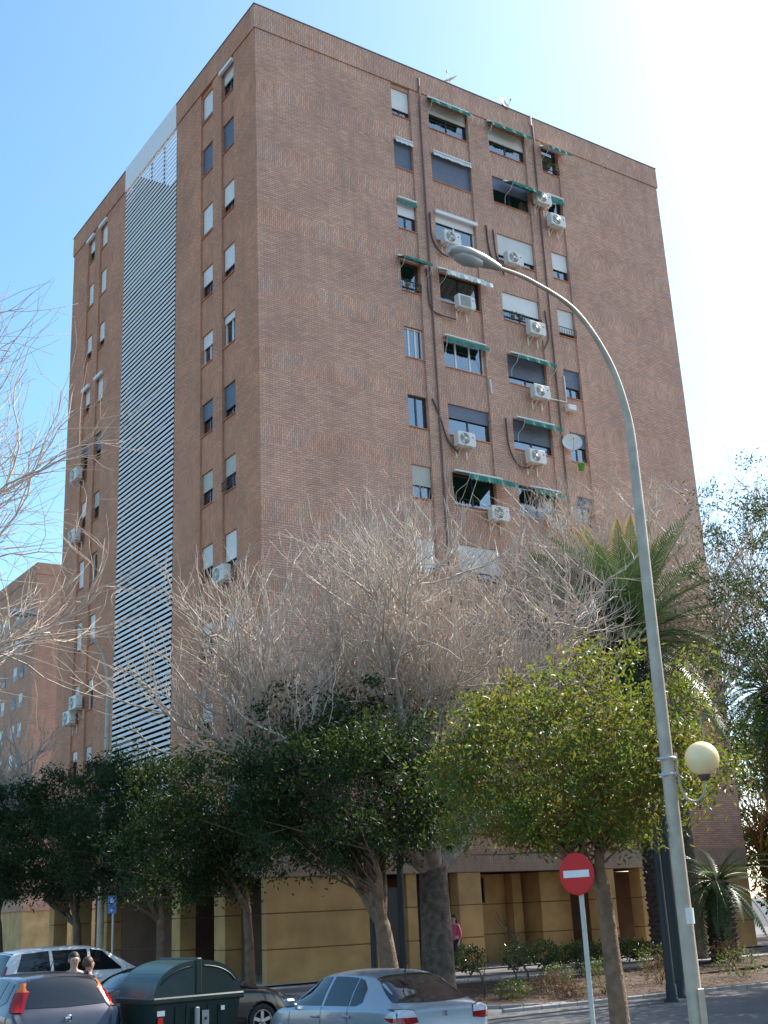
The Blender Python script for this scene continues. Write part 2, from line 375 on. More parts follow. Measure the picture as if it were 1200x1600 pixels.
M['leaf_shrub'] = leaf_mat('leaf_shrub', [(0, (0.03, 0.06, 0.025)), (0.6, (0.06, 0.10, 0.04)), (1, (0.13, 0.16, 0.07))], 0.22, 0.2)
M['leaf_olive'] = leaf_mat('leaf_olive', [(0, (0.03, 0.05, 0.02)), (0.6, (0.06, 0.085, 0.03)), (1, (0.12, 0.12, 0.04))], 0.45, 0.3)
M['leaf_dry'] = leaf_mat('leaf_dry', [(0, (0.10, 0.06, 0.035)), (0.6, (0.18, 0.11, 0.06)), (1, (0.28, 0.18, 0.09))], 0.7, 0.15, (0.4, 0.25, 0.1))
def frond_mat(name, c0, c1, tip, t0):
    m, t, b = newmat(name); setp(b, Roughness=0.4)
    uv = t.nodes.new('ShaderNodeUVMap'); sx = t.nodes.new('ShaderNodeSeparateXYZ'); r = t.nodes.new('ShaderNodeValToRGB')
    r.color_ramp.elements[0].color = (*c0, 1); r.color_ramp.elements[1].color = (*tip, 1); r.color_ramp.elements[0].position = 0
    e = r.color_ramp.elements.new(t0); e.color = (*c1, 1); r.color_ramp.elements[-1].position = min(1, t0+0.12)
    t.links.new(uv.outputs[0], sx.inputs[0]); t.links.new(sx.outputs[0], r.inputs[0]); t.links.new(r.outputs[0], b.inputs['Base Color'])
    tl = t.nodes.new('ShaderNodeBsdfTranslucent'); t.links.new(r.outputs[0], tl.inputs[0]); mx = t.nodes.new('ShaderNodeMixShader'); mx.inputs[0].default_value = 0.3
    t.links.new(b.outputs[0], mx.inputs[1]); t.links.new(tl.outputs[0], mx.inputs[2]); t.links.new(mx.outputs[0], t.nodes['Material Output'].inputs[0]); return m
M['frond'] = frond_mat('frond', (0.055, 0.10, 0.03), (0.065, 0.125, 0.038), (0.10, 0.15, 0.045), 0.8)
M['frond_young'] = frond_mat('frond_young', (0.06, 0.12, 0.03), (0.09, 0.14, 0.035), (0.55, 0.32, 0.11), 0.68)
M['frond_dry'] = frond_mat('frond_dry', (0.22, 0.13, 0.07), (0.26, 0.16, 0.09), (0.20, 0.12, 0.07), 0.7)
M['palm_trunk'] = mat('palm_trunk', (0.07, 0.05, 0.04), 0.95, 0.4, 8, 0.8, 20)
def paint(name, c, metal=0.5, rough=0.32):
    m, t, b = newmat(name); setp(b, Base_Color=(*c, 1), Metallic=metal, Roughness=rough, Coat_Weight=0.9, Coat_Roughness=0.05)
    tc = t.nodes.new('ShaderNodeTexCoord'); n = t.nodes.new('ShaderNodeTexNoise'); n.inputs['Scale'].default_value = 3.0; n.inputs['Detail'].default_value = 8
    t.links.new(tc.outputs['Object'], n.inputs['Vector'])
    r = t.nodes.new('ShaderNodeMapRange'); r.inputs['To Min'].default_value = rough-0.06; r.inputs['To Max'].default_value = rough+0.16
    t.links.new(n.outputs['Fac'], r.inputs[0]); t.links.new(r.outputs[0], b.inputs['Roughness']); return m
M['paint_silver'] = paint('paint_silver', (0.36, 0.41, 0.47), 0.6, 0.34)
M['paint_grey'] = paint('paint_grey', (0.065, 0.066, 0.085), 0.6, 0.36)
M['paint_black'] = paint('paint_black', (0.012, 0.012, 0.016), 0.2, 0.3)
M['paint_white'] = paint('paint_white', (0.75, 0.74, 0.72), 0.0, 0.35)
M['paint_blue'] = paint('paint_blue', (0.05, 0.07, 0.16), 0.3, 0.35)
M['lamp_red'] = mat('lamp_red', (0.33, 0.006, 0.008), 0.15, 0.0, coat=0.4)
M['lamp_orange'] = mat('lamp_orange', (0.75, 0.16, 0.03), 0.12, 0.0, coat=1.0)
M['lamp_clear'] = mat('lamp_clear', (0.62, 0.62, 0.64), 0.12, 0.0, coat=1.0)
M['plate'] = mat('plate', (0.75, 0.76, 0.76), 0.4, 0.03)
M['rim'] = mat('rim', (0.45, 0.45, 0.46), 0.3, 0.05, metal=0.8)
M['chrome'] = mat('chrome', (0.6, 0.6, 0.62), 0.15, 0.0, metal=1.0)
M['seat'] = mat('seat', (0.03, 0.03, 0.035), 0.9, 0.1)

# ------------------------------------------------------------------ ground
def sheet(name, x0, x1, y0, y1, fz, m, nx=60, ny=60, thick=None):
    xs = np.linspace(x0, x1, nx+1); ys = np.linspace(y0, y1, ny+1)
    X, Y = np.meshgrid(xs, ys, indexing='ij'); Z = fz(X, Y)
    V = np.stack([X, Y, Z], -1).reshape(-1, 3)
    i = np.arange(nx)[:, None]*(ny+1)+np.arange(ny)[None, :]; i = i.ravel()
    F = np.stack([i, i+ny+1, i+ny+2, i+1], -1)
    if thick:
        # skirt on the west and south edges
        e = [k for k in range(ny+1)]
        n0 = len(V); Vb = V[e].copy(); Vb[:, 2] -= thick; V = np.vstack([V, Vb])
        F = np.vstack([F, [[e[k], e[k+1], n0+k+1, n0+k] for k in range(ny)]])
    return npmesh(name, V, F, m, smooth=True)
big = 900
def wide(X, Y): return np.where((np.abs(X) < 70) & (np.abs(Y) < 70), rg(X, Y), rg(np.clip(X, -70, 70), np.clip(Y, -70, 70)))-0.0
xs = np.concatenate([np.linspace(-900, -60, 8), np.linspace(-40, 40, 61), np.linspace(60, 900, 8)])
X, Y = np.meshgrid(xs, xs, indexing='ij'); Z = rg(X, Y); Z = np.where((np.abs(X) > 50) | (np.abs(Y) > 50), -0.12, Z)
n = len(xs); ii = (np.arange(n-1)[:, None]*n+np.arange(n-1)[None, :]).ravel()
struct(npmesh('road', np.stack([X, Y, Z], -1).reshape(-1, 3), np.stack([ii, ii+n, ii+n+1, ii+1], -1), M['asphalt'], smooth=True))
KX = -5.4
pav = struct(sheet('pavement', KX+0.15, 45, -36, 45, lambda X, Y: zg(X, Y)+0.006, M['pavement'], 60, 90))
# kerb stones along the parking
kys = np.linspace(-36, 38, 75); kV = np.array([[x, y, float(zg(x, y))-0.03] for y in kys for x in (KX+.01, KX+.14)])
kerb = struct(npmesh('kerb', kV, [[2*i, 2*i+1, 2*i+3, 2*i+2] for i in range(74)], M['soil']))
kb = MB(); kb.rbox(0, 0.15, 0, 0.985, -0.2, 0.0, 0.018); ks = kb.build('kerb_stone', M['kerb'], kerb); ks.location = (KX, -36, float(zg(KX, -36))+0.012)
for k in range(1, 74):
    o = ks.copy(); C.objects.link(o); o.parent = kerb; yy = -36+k
    o.location = (KX, yy, float(zg(KX, yy+0.5))+0.012+0.004*random.Random(k).random())
# planted bed with a rounded end, paved path behind it
def bed_outline():
    pts = [(40, -11.6), (3.0, -11.2), (1.6, -10.9), (0.2, -10.3), (-0.9, -9.2), (-1.2, -7.6), (-0.6, -6.0), (0.8, -5.0), (40, -5.0)]
    return curve_pts(pts, 64)
bo = bed_outline()
def bed_mesh(z_off):
    P = np.array([(a, b) for a, b in bo]); N = len(P)
    V = []; F = []
    c = np.array([8.0, -8.2])
    rings = 10
    for j in range(rings+1):
        t = j/rings
        for a in P:
            q = c+(a-c)*(1-t*0.98); rr = 0.05*smooth01(t*6)
            V.append((q[0], q[1], float(zg(q[0], q[1]))+z_off+rr+0.03*math.sin(q[0]*2.3)*math.sin(q[1]*3.1)*smooth01(t*6)))
    for j in range(rings):
        for i in range(N-1):
            F.append((j*N+i, j*N+i+1, (j+1)*N+i+1, (j+1)*N+i))
    return np.array(V), np.array(F)
V, F = bed_mesh(0.03)
struct(npmesh('planting_bed', V, F, M['soil'], smooth=True))
eV = []; 
for q0, q1 in zip(bo[:-1], bo[1:]):
    d = np.array(q1)-np.array(q0); d /= np.linalg.norm(d); nn_ = np.array([-d[1], d[0]])*0.04
    for sg in (-1, 1): eV.append((q0[0]+sg*nn_[0], q0[1]+sg*nn_[1], float(zg(q0[0], q0[1]))+0.02))
edge = struct(npmesh('bed_edging', np.array(eV), [[2*i, 2*i+1, 2*i+3, 2*i+2] for i in range(len(eV)//2-1)], M['soil']))
acc = 0; last = np.array(bo[0]); poly = [np.array(q) for q in bo]
es = MB(); es.rbox(-0.245, 0.245, -0.05, 0.05, -0.1, 0.085, 0.012); e0 = es.build('edging_stone', M['kerb'], edge); first = True
dense = []
for a, b in zip(poly[:-1], poly[1:]):
    L = np.linalg.norm(b-a); nn = max(1, int(L/0.02))
    dense += [a+(b-a)*i/nn for i in range(nn)]
acc = 0; cnt = 0
for a, b in zip(dense[:-1], dense[1:]):
    acc += np.linalg.norm(b-a)
    if acc >= 0.5 and a[0] < 22:
        acc = 0
        o = e0 if first else e0.copy()
        if not first: C.objects.link(o); o.parent = edge
        first = False; d = b-a
        o.location = (a[0], a[1], float(zg(a[0], a[1]))); o.rotation_euler = (0, 0, math.atan2(d[1], d[0])); cnt += 1
    elif acc >= 0.5: acc = 0
struct(sheet('path', -1.4, 40, -4.75, -3.3, lambda X, Y: zg(X, Y)+0.012, M['path'], 50, 4))

# ------------------------------------------------------------------ the tower block
H, L1, L2 = 34.68, 21.27, 19.13
TOPS = [33.42, 30.95, 28.2, 25.5, 22.72, 19.92, 17.17, 14.4, 11.63, 8.86, 6.09]
WH = 1.3
block = thing('apartment_block', 'tall brown brick apartment block with a white louvred stair strip on its left side', 'building')
def facade(face, length, cols, strip=None):
    """height-field wall: returns mesh. face 'R' -> plane y=0, face 'L' -> plane x=0. cols: list of (s0,s1)"""
    sb = {0.0, length}
    for a, b in cols: sb |= {a, b}
    if strip: sb |= {strip[0], strip[1]}
    sb = sorted(sb)
    zb = {3.65, 33.6}
    for t in TOPS: zb |= {t, t-WH, min(33.6, t+0.5), t-0.28}
    zb = sorted(zb)
    ns, nz = len(sb)-1, len(zb)-1
    D = np.zeros((ns, nz)); MI = np.zeros((ns, nz), int); VB = np.zeros((ns, nz), bool)
    for i in range(ns):
        sc = (sb[i]+sb[i+1])/2
        incol = any(a < sc < b for a, b in cols); instrip = strip and strip[0] < sc < strip[1]
        for j in range(nz):
            zc = (zb[j]+zb[j+1])/2
            win = any(t-WH < zc < t for t in TOPS)
            band = any(t-0.28 < zc < t+0.5 for t in TOPS)
            if instrip: D[i, j] = 2.2; MI[i, j] = 2
            elif incol:
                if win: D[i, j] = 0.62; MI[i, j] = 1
                else: D[i, j] = 0.07 if zc > TOPS[-1]-WH else 0.0; VB[i, j] = True
            else:
                VB[i, j] = band
                if band: D[i, j] = -0.003
    m = MB()
    def P(s, z, d): return (s, d, z) if face == 'R' else (d, s, z)
    def quad(pts, uv, mi): 
        if face == 'L': pts = pts[::-1]; uv = uv[::-1]
        m.face(pts, uv, mi)
    for i in range(ns):
        for j in range(nz):
            s0, s1, z0, z1, d = sb[i], sb[i+1], zb[j], zb[j+1], D[i, j]
            uv = [(s0, z0), (s1, z0), (s1, z1), (s0, z1)]
            if VB[i, j]: uv = [(b+0.04, a) for a, b in uv]
            quad([P(s0, z0, d), P(s1, z0, d), P(s1, z1, d), P(s0, z1, d)], uv, MI[i, j])
            if i+1 < ns and abs(D[i+1, j]-d) > 1e-6:
                d2 = D[i+1, j]; mi = 2 if max(d, d2) > 2 else 0
                q = [P(s1, z0, d), P(s1, z0, d2), P(s1, z1, d2), P(s1, z1, d)]; u2 = [(d, z0), (d2, z0), (d2, z1), (d, z1)]
                quad(q, u2, mi)
            if j+1 < nz and abs(D[i, j+1]-d) > 1e-6:
                d2 = D[i, j+1]
                q = [P(s0, z1, d), P(s1, z1, d), P(s1, z1, d2), P(s0, z1, d2)]; u2 = [(d, s0), (d, s1), (d2, s1), (d2, s0)]
                quad(q, u2, 0)
    if strip:
        s0, s1 = strip   # inner walls of the open stair shaft continue up behind the parapet
        quad([P(s0, 33.6, 2.2), P(s1, 33.6, 2.2), P(s1, 34.6, 2.2), P(s0, 34.6, 2.2)], [(0, 0)]*4, 2)
        quad([P(s1, 33.6, 0.3), P(s1, 33.6, 2.2), P(s1, 34.6, 2.2), P(s1, 34.6, 0.3)], [(0, 0)]*4, 2)
        quad([P(s0, 33.6, 0.3), P(s0, 33.6, 2.2), P(s0, 34.6, 2.2), P(s0, 34.6, 0.3)], [(0, 0)]*4, 2)
    return m
RC = {'A': (6.15, 7.08), 'B': (7.98, 10.03), 'C': (11.12, 13.15), 'D': (14.08, 15.05)}
LC = {'P': (1.75, 2.8), 'Q': (3.55, 4.6), 'R': (14.65, 15.55), 'S': (16.25, 17.12)}
STRIP = (6.9, 12.45)
facade('R', L1, list(RC.values())).build('brick_wall', [M['brick_hazed'], M['dark_room'], M['stair_inside']], block)
facade('L', L2, list(LC.values()), STRIP).build('brick_wall', [M['brick'], M['dark_room'], M['stair_inside']], block)
def other_walls(m):
    m.face([(L1, 0, 3.65), (L1, L2, 3.65), (L1, L2, 33.6), (L1, 0, 33.6)], [(0, 3.65), (L2, 3.65), (L2, 33.6), (0, 33.6)])
    m.face([(L1, L2, 3.65), (0, L2, 3.65), (0, L2, 33.6), (L1, L2, 33.6)], [(0, 3.65), (L1, 3.65), (L1, 33.6), (0, 33.6)])
part('brick_wall', M['brick'], block, other_walls)
def roof(m):
    z = 33.75
    m.face([(0, 0, z), (L1, 0, z), (L1, STRIP[0], z), (0, STRIP[0], z)]); m.face([(2.25, STRIP[0], z), (L1, STRIP[0], z), (L1, STRIP[1], z), (2.25, STRIP[1], z)])
    m.face([(0, STRIP[1], z), (L1, STRIP[1], z), (L1, L2, z), (0, L2, z)])
part('roof', M['coping'], block, roof)
pj = 0.05
for args in ((-pj, L1+pj, -pj, 0.25), (-pj, 0.25, 0.253, STRIP[0]), (-pj, 0.25, STRIP[1], L2+pj-0.3), (L1-0.25, L1+pj, 0.253, L2-0.25), (-pj, L1+pj, L2-0.247, L2+pj)):
    pr = part('parapet', M['brick_hazed'] if args[2] < 0 else M['brick'], block, lambda m: m.box(*args, 33.6, H-0.05, vert=True))
    part('coping', M['coping'], pr, lambda m: m.box(args[0]-0.02, args[1]+0.02, args[2]-0.02 if args[2] < 0.2 else args[2], args[3]+0.02 if args[3] < 0.3 or args[3] > 19 else args[3], H-0.048, H))
# white louvre screen
scr = part('louvre_screen', M['louvre'], block, lambda m: m.rbox(-0.06, 0.04, STRIP[0]+0.02, STRIP[1]-0.02, 33.5, H+0.06, 0.01))
sl = part('slat', M['louvre'], scr, lambda m: m.rbox(-0.015, 0.0, -2.755, 2.755, -0.059, 0.059, 0.004))
sl.location = (0.0, (STRIP[0]+STRIP[1])/2, 33.36)
zz = 33.36-0.212; rs = random.Random(3)
while zz > 3.8:
    o = sl.copy(); C.objects.link(o); o.parent = scr; o.location = (rs.uniform(-0.004, 0.004), (STRIP[0]+STRIP[1])/2, zz); o.rotation_euler = (rs.uniform(-0.0006, 0.0006), rs.uniform(-0.03, 0.03), 0); zz -= 0.212
for yy in np.linspace(STRIP[0]+0.1, STRIP[1]-0.1, 5):
    part('mullion', M['stair_inside'], scr, lambda m: m.box(0.04, 0.10, yy-0.03, yy+0.03, 3.7, 33.5))

# windows
def FP(face, s, z, d):     # d = outwards from the wall
    return (s, -d, z) if face == 'R' else (-d, s, z)
def fbox(m, face, s0, s1, z0, z1, d0, d1, mi=0, r=None):
    if face == 'R': a = (s0, s1, -d1, -d0, z0, z1)
    else: a = (-d1, -d0, s0, s1, z0, z1)
    if r: m.rbox(*a, r, mi)
    else: m.box(*a, mi)
def window(face, s0, s1, top, shut=0.0, smat='cream', fmat='dark_frame', panes=2, curtain=None, rail=False, boxed=False, cfrac=1.0):
    g = 0.004; s0 += g; s1 -= g; t = top-g; b = top-WH+0.004
    fr = MB(); fw = 0.055; d0, d1 = -0.24, -0.17
    fbox(fr, face, s0, s0+fw, b, t, d0, d1); fbox(fr, face, s1-fw, s1, b, t, d0, d1)
    fbox(fr, face, s0+fw, s1-fw, t-fw, t, d0, d1); fbox(fr, face, s0+fw, s1-fw, b, b+fw, d0, d1)
    for k in range(1, panes):
        x = s0+(s1-s0)*k/panes; fbox(fr, face, x-0.035, x+0.035, b+fw, t-fw, d0, d1-0.012)
    wo = fr.build('window', M[fmat], block)
    for k in range(panes):
        a = s0+(s1-s0)*k/panes+0.036; e = s0+(s1-s0)*(k+1)/panes-0.036
        part('pane', M['glass'], wo, lambda m: fbox(m, face, a, e, b+fw, t-fw, -0.215, -0.205))
    part('sill', M['brick'], wo, lambda m: fbox(m, face, s0, s1, b-0.0, b+0.03, -0.168, -0.02))
    if curtain:
        n = 28; m = MB(); rr = random.Random(int(s0*100+top*7))
        wd = (s1-s0-2*fw)
        segs = [(0, 1)] if cfrac >= 1 else [(0, cfrac/2), (1-cfrac/2, 1)]
        for (u0, u1) in segs:
            pts = []
            for i in range(n+1):
                u = u0+(u1-u0)*i/n; pts.append((s0+fw+wd*u, -0.275+0.025*math.sin(i*1.7+rr.random()*0.8)))
            for (p, q) in zip(pts[:-1], pts[1:]):
                m.face([FP(face, p[0], b+fw, p[1]), FP(face, q[0], b+fw, q[1]), FP(face, q[0], t-fw, q[1]), FP(face, p[0], t-fw, p[1])])
        m.build('curtain', M[curtain], wo)
    if shut > 0:
        part('shutter', M[smat], wo, lambda m: fbox(m, face, s0+0.02, s1-0.02, t-0.003-(t-b-0.04)*shut, t-0.003, -0.163, -0.13))
        part('shutter_bar', M[smat] if smat != 'cream' else M['tan_shutter'], wo, lambda m: fbox(m, face, s0+0.02, s1-0.02, t-0.003-(t-b-0.04)*shut-0.035, t-0.004-(t-b-0.04)*shut, -0.168, -0.125))
    if boxed:
        part('shutter_box', M['white'], wo, lambda m: fbox(m, face, s0-0.03, s1+0.03, t-0.14, t+0.02, 0.003, 0.12, r=0.01))
    if rail:
        def f(m):
            for z in (b+0.1, b+0.38): fbox(m, face, s0, s1, z, z+0.025, 0.02, 0.045)
            nn = int((s1-s0)/0.13)
            for k in range(nn+1): x = s0+0.01+(s1-s0-0.03)*k/nn; fbox(m, face, x, x+0.012, b+0.126, b+0.379, 0.025, 0.037)
        part('rail', M['black'], wo, f)
    return wo
W = {}
cw = 'curtain_white'; cb = 'curtain_blue'
W.update({('A', 0): dict(shut=.72, smat='shutter_white', curtain=cw), ('B', 0): dict(shut=.38, smat='cream', curtain=cw), ('C', 0): dict(shut=.5, smat='cream', curtain=cw, cfrac=.7), ('D', 0): dict(rail=True, panes=1),
 ('A', 1): dict(shut=.97, smat='grey_shutter'), ('B', 1): dict(shut=.97, smat='grey_shutter'), ('C', 1): dict(shut=.45, smat='grey_shutter', curtain=cw, cfrac=.6), ('D', 1): dict(panes=1),
 ('A', 2): dict(shut=.48, smat='shutter_white'), ('B', 2): dict(shut=.3, smat='shutter_white', fmat='white', curtain=cw, boxed=True), ('C', 2): dict(shut=.74, smat='cream'), ('D', 2): dict(shut=.6, smat='shutter_white'),
 ('A', 3): dict(panes=1, fmat='brown_frame', rail=True, curtain=cw, cfrac=.6), ('B', 3): dict(curtain=cw, cfrac=.7), ('C', 3): dict(shut=.58, smat='shutter_white', curtain=cw, rail=True), ('D', 3): dict(shut=.84, smat='cream', rail=True),
 ('A', 4): dict(fmat='white', panes=3, curtain=cb), ('B', 4): dict(fmat='white', panes=3, curtain=cb, cfrac=.9), ('C', 4): dict(shut=.72, smat='grey_shutter', curtain=cw), ('D', 4): dict(shut=.6, smat='grey_shutter'),
 ('A', 5): dict(panes=2), ('B', 5): dict(shut=.4, smat='grey_shutter'), ('C', 5): dict(shut=.66, smat='grey_shutter', curtain=cw), ('D', 5): dict(shut=.45, smat='grey_shutter', curtain=cb),
 ('A', 6): dict(shut=.58, smat='tan_shutter', curtain=cw, cfrac=.5), ('B', 6): dict(curtain=cb, cfrac=.6), ('C', 6): dict(curtain=cb), ('D', 6): dict(shut=.3, smat='grey_shutter', curtain=cb),
 ('A', 7): dict(shut=.8, smat='shutter_white'), ('B', 7): dict(shut=.75, smat='shutter_white'), ('C', 7): dict(curtain=cb), ('D', 7): dict(shut=.5, smat='cream'),
 ('A', 8): dict(shut=.4, smat='cream'), ('B', 8): dict(curtain=cw), ('C', 8): dict(shut=.95, smat='shutter_white', fmat='white'), ('D', 8): dict(shut=.6, smat='cream'),
 ('A', 9): dict(curtain=cw), ('B', 9): dict(shut=.5, smat='grey_shutter'), ('C', 9): dict(shut=.6, smat='shutter_white'), ('D', 9): dict(shut=.3, smat='cream')})
W.update({('P', 0): dict(shut=.45, smat='cream', boxed=True, curtain=cw, cfrac=.4), ('P', 1): dict(shut=.95, smat='grey_shutter'), ('P', 2): dict(shut=.62, smat='shutter_white'), ('P', 3): dict(shut=.66, smat='shutter_white'),
 ('P', 4): dict(fmat='white', shut=.2, smat='shutter_white'), ('P', 5): dict(shut=.68, smat='grey_shutter'), ('P', 6): dict(shut=.5, smat='tan_shutter', rail=True), ('P', 7): dict(shut=.75, smat='shutter_white'),
 ('Q', 0): dict(shut=.78, smat='shutter_white'), ('Q', 1): dict(shut=.95, smat='grey_shutter'), ('Q', 2): dict(shut=.82, smat='shutter_white'), ('Q', 3): dict(shut=.5, smat='shutter_white'),
 ('Q', 4): dict(fmat='white', shut=.4, smat='shutter_white'), ('Q', 5): dict(shut=.5, smat='grey_shutter'), ('Q', 6): dict(shut=.52, smat='tan_shutter'), ('Q', 7): dict(shut=.6, smat='cream'),
 ('R', 0): dict(shut=.97, smat='shutter_white', boxed=True), ('R', 1): dict(shut=.97, smat='shutter_white'), ('R', 2): dict(shut=.65, smat='shutter_white'), ('R', 3): dict(shut=.9, smat='shutter_white', boxed=True), ('R', 4): dict(shut=.6, smat='grey_shutter'),
 ('R', 5): dict(shut=.5, smat='tan_shutter'), ('R', 6): dict(fmat='white', panes=2), ('R', 7): dict(shut=.8, smat='shutter_white', fmat='white'), ('R', 8): dict(shut=.35, smat='cream', fmat='white'),
 ('S', 0): dict(shut=.5, smat='shutter_white', boxed=True), ('S', 1): dict(shut=.8, smat='shutter_white'), ('S', 2): dict(shut=.6, smat='shutter_white'), ('S', 3): dict(shut=.6, smat='shutter_white', boxed=True), ('S', 4): dict(shut=.4, smat='grey_shutter'),
 ('S', 5): dict(shut=.5, smat='shutter_white'), ('S', 6): dict(shut=.95, smat='shutter_white', fmat='white'), ('S', 7): dict(shut=.95, smat='shutter_white'), ('S', 8): dict(shut=.4, smat='cream')})
for face, cols in (('R', RC), ('L', LC)):
    for c, (a, b) in cols.items():
        for k, t in enumerate(TOPS):
            kw = W.get((c, k)) or dict(shut=random.Random(k*7+ord(c)).choice([.3, .5, .7]), smat=random.Random(k+ord(c)).choice(['cream', 'shutter_white']))
            if c in 'ADPQRS' and 'panes' not in kw: kw['panes'] = 2
            window(face, a, b, t, **kw)

# pipes and cables on the right face
def pipe(name, pts, r, m, n=6, parent=block):
    return part(name, m, parent, lambda q: q.tube(curve_pts(pts, max(6, 4*len(pts))), r, n))
for s in (7.52, 13.62):
    part('drainpipe', M['pipe_brown'], block, lambda q: q.tube([(s, -0.09, H-0.4), (s, -0.09, 33.3), (s, -0.05, 33.1), (s, -0.05, 3.7)], 0.035, 8))
part('drainpipe', M['ac_white'], block, lambda q: q.tube([(13.55, -0.11, H+0.05), (13.55, -0.11, H-0.5)], 0.03, 8))
pipe('cable', [(7.7, -.04, 28.0), (7.72, -.05, 26.9), (8.05, -.06, 26.35), (8.45, -.08, 26.2)], 0.035, M['pipe_dark'])
pipe('cable', [(7.35, -.04, 25.4), (7.4, -.05, 23.9), (7.7, -.06, 23.55), (8.6, -.08, 23.5)], 0.03, M['pipe_dark'])
pipe('cable', [(7.25, -.04, 19.9), (7.55, -.05, 19.2), (7.85, -.06, 18.3), (8.3, -.08, 17.9)], 0.035, M['pipe_dark'])
pipe('cable', [(10.55, -.04, 28.3), (10.62, -.04, 27.2), (10.9, -.05, 26.4)], 0.035, M['pipe_dark'])
pipe('cable', [(10.9, -.04, 28.2), (10.98, -.04, 27.0), (11.3, -.05, 26.2)], 0.03, M['pipe_dark'])
pipe('cable', [(13.35, -.04, 25.1), (13.4, -.05, 23.9), (13.1, -.06, 23.3)], 0.03, M['pipe_dark'])
pipe('cable', [(10.75, -.04, 19.8), (10.8, -.05, 18.6), (11.2, -.06, 17.9), (11.7, -.08, 17.9)], 0.03, M['pipe_dark'])
part('conduit', M['white'], block, lambda q: q.tube([(14.05, -.05, 22.3), (14.05, -.05, 21.15), (12.9, -.06, 21.1)], 0.03, 6))
pipe('conduit', [(10.12, -.03, 21.3), (10.14, -.03, 20.7)], 0.05, M['ac_white'])

# ------------------------------------------------------------------ ground floor: beam, panels, pillars
part('beam', M['beam'], block, lambda m: m.box(-0.02, L1+0.02, -0.02, 0.5, 3.0, 3.648, vert=True))
part('beam', M['beam'], block, lambda m: m.box(-0.02, 0.5, 0.503, L2+0.02, 3.0, 3.648, vert=True))
part('beam', M['beam'], block, lambda m: m.box(0.503, L1, L2-0.5, L2, 3.0, 3.648, vert=True))
part('soffit', M['core_shaded'], block, lambda m: m.box(0.5, L1, 0.5, L2-0.5, 3.1, 3.3))
zt = [(-0.4, 0.955), (0.985, 1.96), (1.99, 2.985)]
def panels(parent_name, x0, x1, y0, y1, pm='ochre'):
    p_ = part(parent_name, M['ochre_groove'], block, lambda m: m.box(x0+0.025, x1-0.025, y0+0.025, y1-0.025, -0.5, 2.997))
    for (a, b) in zt:
        part('panel', M[pm], p_, lambda m: m.rbox(x0, x1, y0, y1, a, b, 0.012))
panels('ground_floor_wall', 0.0, 3.7, 0.02, 0.32)
for (x0, x1, y0, y1) in ((3.82, 4.1, 0.1, 0.5), (5.1, 5.5, 0.1, 0.6), (7.1, 8.05, 0.02, 0.5), (10.92, 11.35, 1.9, 2.6), (13.3, 14.1, 0.02, 0.6), (15.4, 16.0, 0.02, 0.6)): panels('pillar', x0, x1, y0, y1)
panels('ground_floor_wall', 18.1, 21.27, 0.02, 0.32)
panels('ground_floor_wall', 8.6, 10.9, 2.3, 2.6)
panels('ground_floor_wall', 11.6, 13.0, 1.2, 5.5)
for (y0, y1) in ((2.75, 3.5), (6.05, 6.7), (12.55, 13.3), (15.6, 16.25), (18.35, 18.95)): panels('pillar', 0.02, 0.6, y0, y1)
# inner core, passage shade put into its wall colour
panels('core_wall', 3.0, 8.4, 3.2, 8.0, 'core_shaded'); panels('core_wall', 1.8, 6.2, 9.0, 18.4, 'core_shaded')
panels('core_wall', 14.5, 20.8, 4.0, 18.0, 'core_shaded')
dw = part('window', M['dark_frame'], block, lambda m: m.box(9.55, 9.95, 2.262, 2.297, 2.02, 2.9))
part('pane', M['car_glass'], dw, lambda m: m.box(9.6, 9.9, 2.25, 2.259, 2.07, 2.85))
part('door', M['dark_frame'], block, lambda m: m.box(4.13, 5.07, 0.3, 0.36, -0.1, 2.6))
struct(sheet('terrace', -0.6, L1+1, -0.6, L2, lambda X, Y: zg(X, Y)+0.05, M['path'], 30, 20, thick=0.1))
